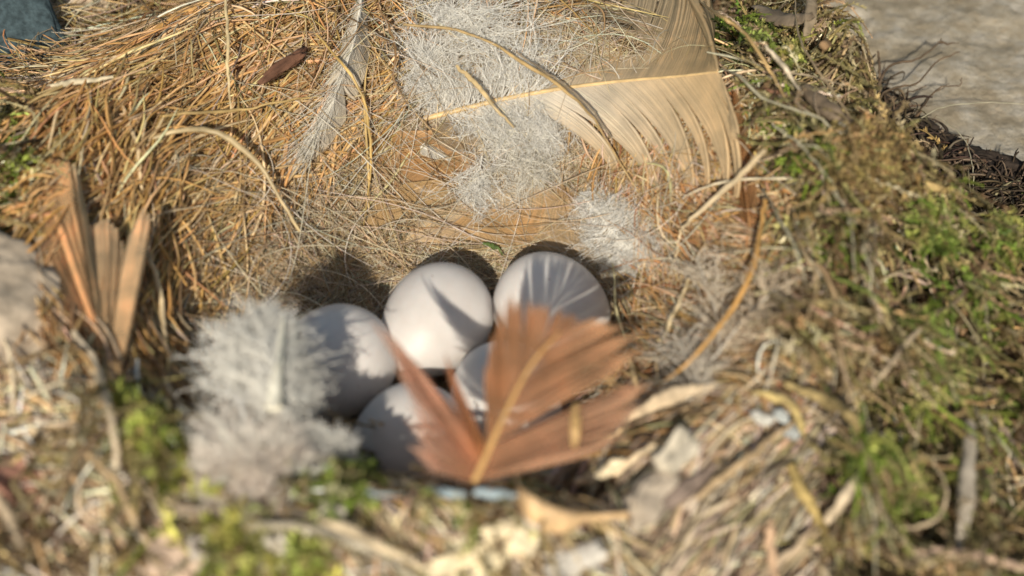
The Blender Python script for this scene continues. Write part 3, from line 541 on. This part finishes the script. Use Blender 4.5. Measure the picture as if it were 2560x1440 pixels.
plume("grey wispy down sticking up from the right rim above the orange arching straw", [(1800, 880, .4), (1790, 780, .7), (1740, 640, .8)], [(0, 1700, 800, .5), (.5, 1660, 700, .7), (1, 1680, 600, .7)], [(0, 1900, 800, .5), (.5, 1880, 700, .7), (1, 1800, 610, .8)], 260, jit=.3, col=(.85, .76, .62), r=.011, sub=(3, .3))
plume("grey brown fan of down spreading over the moss at the right rim", [(1780, 900, .5), (1860, 800, .8), (1940, 720, .9)], [(0, 1720, 800, .6), (.5, 1830, 700, .8), (1, 1930, 650, .9)], [(0, 1850, 900, .5), (.5, 1960, 780, .8), (1, 2040, 720, .8)], 260, jit=.3, col=(.78, .66, .50), r=.012, sub=(3, .3))
plume("whitish fluff caught in the lower right straw beside the pale arching straw", [(1720, 1000, .5), (1740, 940, .7), (1700, 860, .8)], [(0, 1640, 960, .6), (.5, 1640, 880, .8), (1, 1650, 820, .8)], [(0, 1800, 980, .5), (.5, 1800, 900, .8), (1, 1760, 820, .8)], 200, jit=.3, col=(.84, .77, .66), r=.011, sub=(3, .3))

# ------------------------------------------------------------------ single stalks, straws, twigs
S = stalk
S("dry_stalk", "thick grey tan stalk arching over the golden straw on the left", "stalk", [(330, 362, .45), (420, 335, .7), (500, 323, .85), (570, 345, .9), (640, 400, .85), (690, 480, .7), (745, 580, .4)], 16, (.46, .36, .20))
S("dry_stalk", "upright pale yellow stalk near the top edge, left of the dark bark sliver", "stalk", [(562, -20, .7), (566, 90, .8), (565, 180, .8), (572, 285, .5)], 10, (.66, .53, .30))
S("dry_stalk", "level golden stalk crossing the left straw bank under the dark bark sliver", "stalk", [(400, 292, .6), (520, 280, .7), (620, 274, .7), (700, 250, .7), (800, 235, .5)], 9, (.48, .34, .14))
S("hay_stem", "short bleached blade lying flat near the upper left slate", "blade of grass", [(118, 218, .6), (200, 210, .7), (275, 198, .6)], 15, (.72, .63, .44), flat=.35)
S("hay_stem", "bleached blade on the left bank at the foot of the arching stalk", "blade of grass", [(290, 215, .5), (325, 320, .6), (342, 365, .6), (348, 440, .6), (355, 500, .4)], 12, (.66, .52, .32), flat=.4)
S("hay_stem", "pale bent blade below the arching stalk, left of the down feather", "blade of grass", [(352, 550, .8), (372, 640, .8), (405, 740, .7), (415, 860, .6), (430, 960, .5)], 14, (.66, .53, .33), flat=.4)
S("dry_stalk", "long bow of a stalk curving across the large cream feather", "stalk", [(1010, 62, .9), (1120, 72, 1.1), (1210, 100, 1.15), (1300, 152, 1.2), (1400, 218, 1.25), (1480, 292, 1.2), (1530, 370, 1.), (1600, 485, .5)], 9, (.44, .31, .14))
S("dry_stalk", "thin grey stalk running beside the long bow over the large feather", "stalk", [(1290, 130, 1.2), (1390, 195, 1.25), (1470, 265, 1.25), (1530, 345, 1.1)], 7, (.24, .19, .13))
S("dry_stalk", "dark brown wiry stem in front of the cream white feather", "stalk", [(925, -20, .7), (965, 50, .8), (988, 120, .8), (985, 200, .7), (1020, 270, .5)], 7, (.25, .15, .07))
S("dry_stalk", "golden stem bowing down the left of the tan feathers in the lining", "stalk", [(790, 85, .7), (860, 165, .8), (902, 240, .7), (917, 330, .6), (918, 430, .5), (903, 570, .3)], 8, (.58, .40, .14))
S("hay_stem", "flat tan blade crossing the large feather's quill", "blade of grass", [(1140, 165, .9), (1205, 225, 1.), (1290, 325, .8)], 13, (.50, .38, .20), flat=.3)
S("straw", "straight pale straw slanting down from the moss on the right rim", "straw", [(1915, 378, .8), (1840, 452, .85), (1740, 540, .7), (1702, 576, .6)], 17, (.60, .49, .32), n=16)
S("straw", "short bent straw standing where the slanting pale straw ends", "straw", [(1702, 576, .6), (1690, 640, .5), (1672, 720, .4)], 10, (.58, .45, .27))
S("straw", "long orange straw arching down the right rim towards the brown feather", "straw", [(1915, 500, .9), (1902, 600, 1.), (1862, 720, 1.05), (1750, 875, 1.), (1650, 960, .8)], 13, (.60, .35, .12))
S("straw", "short light straw tip leaning left of the arching orange straw", "straw", [(1720, 700, .7), (1680, 790, .7), (1655, 850, .6)], 13, (.62, .50, .30))
S("straw", "upright golden straw in front of the brown feather's lower right tongue", "straw", [(1440, 1010, 4.15, ZB), (1441, 1070, 4.1, ZB), (1442, 1135, 3.9, ZB)], 20, (.58, .38, .16))
S("straw", "thin straw crossing the right edge of the brown feather", "straw", [(1470, 930, 3.9, ZB), (1530, 955, 3.9, ZB), (1590, 985, 3.8, ZB)], 12, (.54, .37, .18))
S("straw", "short upright straw between the brown feather and the right wall", "straw", [(1572, 890, .8), (1582, 930, .8), (1600, 975, .6)], 14, (.52, .38, .20))
S("twig", "grey tan twig slanting through the moss on the right", "twig", [(2335, 795, .5), (2270, 850, .6), (2225, 910, .6), (2180, 970, .4)], 13, (.40, .32, .22), M_twig)
S("broken_straw", "thick broken golden stem poking out of the dark hollow at the right edge", "stem", [(2275, 455, .25), (2350, 475, .35), (2420, 495, .45), (2462, 522, .5)], 25, (.52, .38, .17), M_wood, flat=.8, a=.8, b=.9)
TW = (.12, .085, .055)
for lab, pts, wd in [("longest dark twig over the pale stone, forked at its tip", [(2175, 330, .5, ZB), (2185, 240, .8, ZB), (2225, 165, .8, ZB), (2275, 153, .7, ZB), (2320, 125, .6, ZB), (2352, 93, .6, ZB)], 8),
    ("short fork of the longest twig over the pale stone", [(2345, 104, .62, ZB), (2370, 107, .6, ZB), (2393, 108, .6, ZB)], 6),
    ("wavy second dark twig over the pale stone", [(2170, 350, .4, ZB), (2195, 245, .8, ZB), (2235, 218, .8, ZB), (2290, 205, .7, ZB), (2335, 155, .6, ZB), (2390, 133, .6, ZB)], 8),
    ("third dark twig, straight and short, over the shaded edge of the stone", [(2185, 310, .3, ZB), (2250, 240, .5, ZB), (2322, 212, .4, ZB)], 6),
    ("slim lower twig over the stone with a hooked tip", [(2265, 320, .4, ZB), (2320, 250, .6, ZB), (2350, 220, .6, ZB), (2398, 212, .5, ZB), (2402, 194, .6, ZB)], 6),
    ("lowest thin twig rising over the stone from the dark hollow", [(2260, 330, .3, ZB), (2310, 250, .5, ZB), (2375, 202, .5, ZB)], 5),
    ("upright twig at the stone's edge", [(2196, 128, .9, ZB), (2203, 200, .8, ZB), (2192, 300, .5, ZB)], 9)]:
    S("twig", lab, "twig", pts, wd, TW, M_twig, flat=1., group="dark twigs sticking out over the stone")
GG = (.46, .43, .31)
for lab, pts, wd in [("long grey green grass blade snaking through the upper right moss", [(1795, 172, .8), (1850, 188, .8), (1900, 240, .7), (1955, 266, .6), (2030, 288, .6), (2080, 320, .5), (2098, 420, .4)], 7),
    ("grey green blade running down past the small white flake in the right moss", [(1930, 310, .7), (2010, 370, .6), (2060, 440, .5), (2100, 520, .4)], 5),
    ("short pale hair curved over the moss left of the golden stem", [(1990, 362, .7), (2040, 372, .7), (2095, 430, .5)], 4),
    ("silvery blade at the boundary of rusty straw and moss", [(1905, 470, .8), (1950, 550, .8), (1985, 620, .7), (2010, 700, .5)], 7),
    ("thin pale blade bending down in the middle of the right moss", [(2080, 480, .6), (2120, 540, .6), (2130, 640, .5), (2135, 700, .4)], 5),
    ("silver hair standing over the brown moss at the right", [(2165, 575, .6), (2165, 640, .7), (2182, 700, .6), (2180, 760, .5)], 5),
    ("long curved hair at the lower right between moss and shreds", [(2150, 1200, .7), (2185, 1270, .7), (2192, 1350, .6), (2190, 1460, .5)], 6),
    ("thin hair bowing over the pale stone at the right edge", [(2250, 330, .5, ZB), (2340, 275, .8, ZB), (2450, 262, .8, ZB), (2600, 270, .5, ZB)], 3),
    ("fine hair dropping from the stone into the dark hollow", [(2340, 290, .6, ZB), (2400, 340, .7, ZB), (2425, 420, .7, ZB), (2422, 500, .5, ZB)], 3)]:
    S("hay_stem", lab, "blade of grass", pts, wd, GG, M_hair, flat=.5)
S("dry_stalk", "rough brown stem slanting from the top edge into the upper right moss", "stalk", [(1735, -10, .9), (1800, 40, .9), (1860, 85, .8), (1925, 180, .6), (1960, 240, .4)], 10, (.42, .29, .13))
S("dry_stalk", "cream coloured stem beside the rough brown one in the upper right moss", "stalk", [(1915, 115, .8), (1960, 170, .7), (2012, 235, .5)], 11, (.56, .48, .36))
S("dry_stalk", "slim brown stem curving over the moss below the dead leaf", "stalk", [(1985, -10, .7), (2000, 100, .7), (2060, 190, .6), (2120, 280, .5), (2195, 385, .4)], 7, (.34, .26, .16))
S("dry_stalk", "thin crooked stem crossing the brown moss at the right rim", "stalk", [(1990, 590, .6), (2030, 660, .6), (2045, 720, .6), (2030, 800, .4)], 9, (.40, .30, .17))
S("dry_stalk", "bent dead stem falling through the moss right of the fan of down", "stalk", [(2040, 650, .6), (2090, 730, .6), (2100, 850, .5), (2125, 960, .4), (2130, 1060, .3)], 9, (.38, .27, .15))
S("root", "looping thin root in the lower right moss", "root", [(2240, 1320, .6), (2320, 1312, .7), (2360, 1270, .7), (2362, 1210, .7), (2335, 1150, .5)], 9, (.44, .35, .23), M_twig, flat=1.)
S("stick", "thick weathered grey white stick standing at the lower right", "stick", [(2425, 1060, .4), (2420, 1180, .6), (2412, 1280, .6), (2400, 1380, .4)], 36, (.40, .35, .28), M_wood, flat=.8)
S("stick", "reddish tan stick entering from the bottom right corner", "stick", [(2300, 1375, .6), (2400, 1388, .7), (2480, 1405, .7), (2620, 1450, .6)], 24, (.46, .33, .24), M_twig, flat=.9)
S("moss_strand", "ochre mossy stem hanging at the lower right among the bark shreds", "moss", [(1975, 1160, .5), (2005, 1230, .7), (2040, 1310, .7), (2065, 1390, .5)], 28, (.40, .30, .12), M_twig, flat=.6)
S("moss_strand", "olive mossy stem curving below the fan of down", "moss", [(1880, 980, .6), (1960, 1000, .7), (2000, 1040, .7), (2015, 1090, .5)], 20, (.36, .28, .12), M_twig, flat=.7)
S("moss_strand", "mossy brown stem end resting on the dark green moss, right of centre", "moss", [(1960, 960, .6), (2060, 1000, .8), (2130, 1040, .8), (2150, 1080, .6)], 26, (.34, .26, .12), M_twig, flat=.7)
S("twig", "dark bent twig crossing the grey earth in the lower left corner", "twig", [(300, 1050, .6), (230, 1110, .7), (175, 1180, .7), (140, 1290, .5)], 17, (.20, .14, .085), M_twig, flat=.9)
S("stalk", "tan stalk running to the bottom edge in the lower left corner", "stalk", [(225, 1140, .5), (290, 1210, .6), (335, 1300, .6), (385, 1400, .4)], 19, (.50, .37, .22), flat=.6)
S("dry_leaf", "pale rolled leaf edge along the left rim under the orange feather", "leaf", [(185, 830, .75), (240, 930, .75), (275, 1040, .7), (298, 1170, .5)], 24, (.52, .43, .31), M_wood, flat=.5)
S("stalk", "flat pale stalk at the left edge of the bottom corner", "stalk", [(-40, 1200, .6), (20, 1290, .6), (60, 1370, .5)], 26, (.52, .41, .28), flat=.6)
S("stick", "long silvery grey stick lying across the bottom left of the foreground", "stick", [(540, 1335, .5), (680, 1318, .6), (840, 1345, .6), (960, 1400, .6), (1060, 1470, .5)], 20, (.36, .32, .25), M_wood, flat=.7)
S("stick", "cream stick above the silvery grey one in the foreground", "stick", [(800, 1300, .5), (880, 1330, .6), (980, 1385, .6), (1040, 1430, .5)], 20, (.50, .41, .28), M_wood, flat=.6)
S("stick", "dark flattened stick under the ball of down", "stick", [(440, 1270, .3), (560, 1285, .4), (700, 1290, .4), (830, 1300, .3)], 34, (.26, .21, .16), M_wood, flat=.6)
S("dry_strand", "glossy brown strand edging the near rim below the front egg", "straw", [(850, 1130, .35), (960, 1155, .45), (1060, 1180, .45), (1210, 1225, .3)], 14, (.44, .34, .26), M_hair, flat=.7)
C_ = catmull(W([(1290, 1165, .75), (1305, 1225, .8), (1370, 1268, .85), (1450, 1286, .85), (1570, 1280, .75)]), 40); hv = []; hw = []
for i_, c_ in enumerate(C_):
    f_ = i_/39; rr_ = .24*math.sin(math.pi*min(1, f_*1.15 + .12))**.5 + .05
    for k_ in range(13):
        a_ = math.radians(-125 + 190*k_/12); e_ = rr_*(1 + .06*mnoise.noise(Vector((f_*5, k_*.3, 2))))
        hv.append(c_ + np.array([.1*math.cos(a_)*0, -math.cos(a_)*e_, math.sin(a_)*e_*1.05]))
hv = np.array(hv); c0_ = hv.mean(0); hf = [[i_*13 + k_, i_*13 + k_ + 1, (i_ + 1)*13 + k_ + 1, (i_ + 1)*13 + k_] for i_ in range(39) for k_ in range(12)]
hk = link("husk", mesh_np("husk", hv - c0_, np.array(hf), np.array((.74, .52, .29))), None, M_straw); hk.location = c0_
md = hk.modifiers.new("thickness", 'SOLIDIFY'); md.thickness = .035
tag(hk, "curled pale orange husk on the near rim right of the brown feather's foot", "husk")
for i, (lab, pts, wd, c) in enumerate([
    ("pale shred of wood above the curled husk's opening", [(1440, 1210, .5), (1530, 1175, .6), (1640, 1110, .6)], 26, (.62, .50, .34)),
    ("cream splinter ending at the curled husk", [(1470, 1215, .6), (1530, 1170, .7), (1560, 1150, .6)], 24, (.70, .60, .42)),
    ("broad pale shred rising from the brown feather to the right rim", [(1560, 1060, .5), (1680, 990, .7), (1790, 960, .6)], 40, (.60, .48, .33)),
    ("thin straw shred lying along the brown feather's lower edge", [(1290, 1165, .7), (1430, 1120, .8), (1560, 1050, .7)], 13, (.62, .45, .25)),
    ("orange shred fanned at the foot of the brown feather", [(1210, 1225, .5), (1270, 1200, .6), (1340, 1170, .6)], 14, (.60, .38, .18)),
    ("second orange shred at the foot of the brown feather, just lower", [(1235, 1250, .4), (1290, 1215, .5), (1360, 1195, .5)], 12, (.60, .40, .20)),
    ("dark grey slab of bark slanting through the lower right shreds", [(1560, 1330, .4), (1700, 1230, .5), (1800, 1160, .4)], 40, (.22, .17, .14)),
    ("long brown shred crossing the lower right, under the white wool", [(1740, 1250, .6), (1860, 1160, .7), (1990, 1060, .6)], 16, (.40, .29, .17)),
    ("pale shred leaning in the middle of the lower right moss", [(2050, 1330, .5), (2110, 1240, .6), (2160, 1160, .5)], 26, (.56, .46, .33)),
    ("tan shred at the bottom edge right of the white wool", [(1900, 1440, .5), (1990, 1360, .6), (2060, 1290, .5)], 20, (.54, .42, .29))]):
    S("wood_shred", lab, "wood shred", pts, wd, c, M_wood, flat=.3, sides=6, a=.5, b=.4)
S("wood_shred", "upright reddish shred near the bottom edge, lower right", "wood shred", [(1925, 1300, .5), (1930, 1360, .6), (1938, 1450, .5)], 22, (.50, .34, .22), M_wood, flat=.4)
S("leaf_sprig", "tiny dark green leaf curled above the gap between the two back eggs", "leaf", [(1205, 606, .35), (1235, 612, .42), (1262, 632, .35)], 12, (.10, .15, .04), M_moss, flat=.3, a=.3, b=.2)
# the dark bark sliver and chips, pebbles, scraps
def lump(name, label, cat, px, py, off, size, ang, tint, mat, rough=.25, seed=0, nu=28, nv=18, sq=.75, z=None, group=None, tilt=0.):
    off += mossy(px, py)*.8; c = surf(px, py, off) if z is None else onz(px, py, z); V = []
    for i in range(nv + 1):
        t = math.pi*i/nv
        for j in range(nu):
            p = 2*math.pi*j/nu; v = [math.sin(t)*math.cos(p), math.sin(t)*math.sin(p), math.cos(t)]
            q = np.array([math.copysign(abs(k)**sq, k) for k in v]); f = 1 + rough*mnoise.fractal(Vector(q*1.6) + Vector((seed, seed*2.1, 0)), 1, 2.1, 5)*1.3
            V.append(q*f*np.array(size)/2)
    F = [[i*nu + j, i*nu + (j + 1) % nu, (i + 1)*nu + (j + 1) % nu, (i + 1)*nu + j] for i in range(nv) for j in range(nu)]
    o = link(name, mesh_np(name, np.array(V), np.array(F), np.array(tint)), None, mat); o.location = c
    o.rotation_euler = (.45 + tilt, 0, math.radians(ang)); tag(o, label, cat, group); return o
lump("bark_sliver", "dark reddish brown sliver of bark stuck in the golden straw, upper left", "bark", 708, 165, .65, (1.0, .2, .1), 50, (.13, .065, .04), M_wood, .35, 3)
lump("slate", "dark blue grey slate at the upper left corner of the picture", "stone", -20, 30, .55, (2.0, 3.4, .4), 32, (.05, .075, .085), M_twig, .12, 5, sq=.45, nu=48, nv=30)
lump("pitted_stone", "pale pitted stone beside the slate, upper left", "stone", 165, 20, .1, (1.8, 1.6, .5), 40, (.48, .38, .27), M_wood, .35, 6, sq=.7, nu=48, nv=30)
lump("mud_lump", "smooth grey brown lump of dried mud at the left edge below the moss", "mud", 40, 1000, -.25, (4.6, 4.4, 1.3), 70, (.46, .38, .29), M_wood, .3, 9, sq=.85, nu=64, nv=40)
lump("mud_lump", "dull reddish lump of earth in the lower left corner", "mud", 40, 1230, .1, (1.2, 1.0, .6), 20, (.34, .18, .13), M_wood, .3, 12, nu=48, nv=30)
for lab, x, y, sz, an, c in [("small white flake of lime in the upper right moss", 2107, 322, (.24, .2, .12), 20, (.72, .68, .58)),
    ("larger white bud of wool at the right, below the fan of down", 1905, 1045, (.16, .34, .14), 80, (.50, .49, .45)),
    ("bluish white bud beside the larger white bud of wool", 1952, 1040, (.13, .24, .12), 60, (.42, .45, .45)),
    ("third grey white bud near the dark twig of shreds", 1980, 1080, (.2, .24, .14), 60, (.36, .38, .38)),
    ("white crumb on the left rim under the orange feather's tips", 102, 735, (.14, .17, .1), 100, (.5, .48, .42)),
    ("grey white crumb above the crumb on the left rim", 108, 602, (.1, .15, .1), 100, (.60, .58, .50)),
    ("round white pebble in front of the curled husk", 1340, 1290, (.34, .26, .22), -20, (.6,.55,.48))]:
    lump("crumb", lab, "crumb", x, y, .5, sz, an, c, M_wood, .3, x*.1)
for k, (lab, x, y, sz, an, c) in enumerate([("long cream wood chip at the bottom edge, left of centre", 1150, 1400, (.8, .2, .12), 22, (.76, .65, .44)),
    ("second cream wood chip beside the long one at the bottom edge", 1240, 1400, (.6, .2, .12), 40, (.78, .68, .46)),
    ("small cream chip above the two long chips", 1250, 1325, (.42, .22, .14), 30, (.78, .67, .46)),
    ("square cream chip below the white pebble", 1312, 1350, (.34, .3, .16), 60, (.78, .68, .48)),
    ("big grey white lump of wool at the bottom edge", 1440, 1400, (.7, .32, .2), 25, (.52, .49, .44)),
    ("white wool lump right of the curled husk, lower right", 1690, 1130, (.7, .34, .2), 50, (.50, .45, .36)),
    ("soft grey wool patch below the white wool lump, lower right", 1625, 1240, (.8, .4, .25), 50, (.40, .34, .27)),
    ("pinkish brown flat chip at the bottom edge, lower left", 440, 1400, (.7, .5, .2), -30, (.50, .38, .29)),
    ("greyish white chip beside the yellow green moss at the bottom", 690, 1385, (.35, .45, .2), 0, (.60, .55, .47)),
    ("pale flake among the foreground litter, left of the moss tuft", 510, 1380, (.3, .4, .2), 20, (.58, .52, .46)),
    ("chalky pale chip above the cream stick in the foreground", 830, 1290, (.35, .28, .2), -30, (.62, .56, .47))]):
    lump("wood_chip" if 'chip' in lab else "wool_lump" if 'wool' in lab else "flake", lab, "chip" if 'chip' in lab else "wool" if 'wool' in lab else "flake", x, y, .4, sz, an, c, M_wood, .45, k*1.7, sq=.6)
BL = (.33, .42, .47)
for lab, pts, wd in [("longest light blue scrap of plastic twine, right of centre on the near rim", [(1185, 1232, .5), (1240, 1238, .52), (1292, 1240, .5)], 20),
    ("light blue scrap of twine left of the longest scrap on the near rim", [(1070, 1222, .45), (1110, 1228, .5), (1160, 1232, .45)], 20),
    ("faint blue scrap of twine nearest the green tuft on the near rim", [(915, 1230, .45), (960, 1234, .5), (1010, 1228, .45)], 14),
    ("blue scrap of twine at the left rim under the orange feather", [(300, 985, .6), (325, 1005, .6), (345, 1020, .6)], 22),
    ("pale blue scrap below the blue twine at the left rim", [(360, 1030, .6), (385, 1045, .6), (410, 1058, .6)], 18)]:
    S("twine_scrap", lab, "twine", pts, wd, BL, M_straw, flat=.35, n=10)
# dead leaf on the stone edge
S("dead_leaf", "dull grey brown dead leaf lying across the moss and stone at the top right", "leaf", [(1880, 15, .6), (1930, 38, .65), (1985, 50, .65), (2045, 35, .7)], 55, (.22, .17, .12), M_wood, flat=.12, a=.2, b=.3, n=18)
S("bark_strip", "short upright strip of grey bark beside the dead leaf", "bark", [(2030, -20, .6), (2032, 35, .6), (2025, 100, .4)], 38, (.24, .19, .13), M_wood, flat=.3, n=14)
S("dead_leaf", "pointed brown leaf scrap on the stone at the moss edge", "leaf", [(2040, 130, .5), (2070, 105, .5), (2098, 78, .4)], 24, (.30, .19, .10), M_wood, flat=.15, a=.2, b=.2, n=12)
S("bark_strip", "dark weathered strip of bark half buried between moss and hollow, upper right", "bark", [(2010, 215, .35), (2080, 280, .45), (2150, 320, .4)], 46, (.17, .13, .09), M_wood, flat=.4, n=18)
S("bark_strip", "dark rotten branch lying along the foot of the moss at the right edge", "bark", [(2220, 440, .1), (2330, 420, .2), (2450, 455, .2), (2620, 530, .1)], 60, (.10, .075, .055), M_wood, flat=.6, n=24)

# bright moss tufts
def tuft(label, px, py, r, n, L, ls, pal, up=(.3, .9), leaves=26, off=0):
    lf = .15 + mossy(px, py)*1.15; off = lf
    a = R_.uniform(0, 2*math.pi, n); q = np.abs(R_.normal(size=n))*r*.62; el = R_.uniform(.5, 1.3); ro = R_.uniform(0, 3.1); dx = q*np.cos(a)*el; dy = q*np.sin(a)/el; c = surf(px + dx*math.cos(ro) - dy*math.sin(ro), py + dx*math.sin(ro) + dy*math.cos(ro), off)
    o = moss("moss_tuft", c[:, :2], L, ls, green=1., leaves=leaves, up=up, pal=pal, lift=lf); tag(o, label, "moss", "bright moss tufts"); return o
YG = [(.56, .60, .16), (.50, .54, .13), (.32, .34, .08), (.50, .50, .17), (.24, .26, .06), (.38, .32, .14)]
BG = [(.20, .27, .05), (.27, .34, .08), (.14, .18, .04), (.34, .36, .11), (.34, .28, .13), (.24, .20, .09)]
for a in [("yellow green moss tuft on the near left rim, left of the ball of down", 400, 1115, 70, 70, (.4, .8), (.16, .28), YG),
    ("yellow green sprig at the foot of the orange feather", 288, 985, 22, 12, (.3, .6), (.12, .2), YG),
    ("grass green moss tuft on the near rim beside the ball of down", 850, 1195, 75, 120, (.4, .8), (.12, .22), BG),
    ("yellow green moss tuft at the bottom edge below the dark flat stick", 600, 1385, 75, 70, (.4, .8), (.14, .24), YG),
    ("small yellow green tuft at the bottom edge right of the pale chip", 785, 1425, 45, 30, (.3, .6), (.12, .2), YG),
    ("vivid green moss branch under the broken golden stem at the right", 2340, 590, 75, 110, (.4, .8), (.08, .15), BG),
    ("vivid green moss at the right edge below the broken golden stem", 2515, 610, 60, 90, (.4, .8), (.08, .15), BG),
    ("green moss sprig in the middle of the right bank", 2320, 830, 40, 40, (.4, .8), (.08, .14), BG),
    ("green moss string hanging below the sprig on the right bank", 2345, 940, 55, 60, (.4, .8), (.08, .14), BG),
    ("green moss fringe dangling in the lower right, left of the looping root", 2245, 1230, 60, 60, (.4, .9), (.08, .14), BG),
    ("light green moss bud beside the thick weathered stick", 2385, 1190, 22, 14, (.2, .35), (.08, .14), YG),
    ("bright moss clump in the upper right, below the dead leaf", 1900, 110, 45, 50, (.3, .6), (.08, .14), BG),
    ("yellow green moss clump between the bark scraps at the upper right", 1980, 140, 35, 40, (.3, .6), (.08, .14), YG),
    ("green moss patch on the left edge beside the straw bank", 50, 420, 90, 110, (.4, .8), (.1, .18), YG + BG),
    ("lower green moss patch on the left edge, above the mud lump", 40, 560, 70, 80, (.4, .8), (.1, .18), YG + BG),
    ("green sprig poking from the pale shreds right of the husk", 1600, 1100, 24, 14, (.3, .5), (.1, .16), BG)]: tuft(*a)
tuft("shaggy golden brown moss cushion at the edge of the dark hollow, upper right", 2170, 440, 100, 190, (.4, .9), (.08, .14), [(.38, .28, .12), (.44, .33, .15), (.30, .21, .09)], up=(.6, 1.5))
# rotten wood and black fibres, added as stand-in for the bank's cast shadow
SHADE_DK = (.035, .026, .02)  # near-black, so the pieces read as the shadow along the stone's edge
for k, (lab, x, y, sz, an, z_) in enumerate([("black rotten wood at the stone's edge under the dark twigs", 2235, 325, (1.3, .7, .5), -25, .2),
    ("largest black lump of rotten wood added as shade, between the stone and the broken golden stem", 2380, 405, (2.0, .8, .55), -28, .15),
    ("black rotten wood added as shade, running out of the picture at the right edge", 2540, 470, (1.9, .8, .55), -25, .1),
    ("small dark crumb added as shade on the stone beside the pale twigs' feet", 2150, 235, (.6, .5, .4), 10, .25)]):
    lump("rotten_wood_shade", lab, "wood", x, y, 0, sz, an, SHADE_DK, M_twig, .5, 20 + k*2.3, sq=.8, z=z_, nu=56, nv=36)
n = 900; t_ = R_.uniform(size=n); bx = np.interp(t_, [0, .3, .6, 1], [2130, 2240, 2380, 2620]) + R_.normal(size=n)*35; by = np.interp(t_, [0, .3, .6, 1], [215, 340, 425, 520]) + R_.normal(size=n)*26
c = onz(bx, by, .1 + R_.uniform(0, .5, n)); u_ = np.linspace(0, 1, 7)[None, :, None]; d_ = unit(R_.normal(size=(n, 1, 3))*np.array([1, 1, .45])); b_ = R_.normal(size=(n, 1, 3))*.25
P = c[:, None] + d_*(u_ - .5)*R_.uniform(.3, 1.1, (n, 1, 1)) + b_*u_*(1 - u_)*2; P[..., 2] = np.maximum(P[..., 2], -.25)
tag(strands("humus_shade", P, taper(n, 7, R_.uniform(.012, .04, n)), pick([SHADE_DK, (.06, .045, .03), (.10, .07, .045), (.16, .12, .08)], n, .2), M_twig), "black brown rotting fibres standing in for shade along the foot of the bank, on the stone's edge", "humus_shade", kind="stuff")
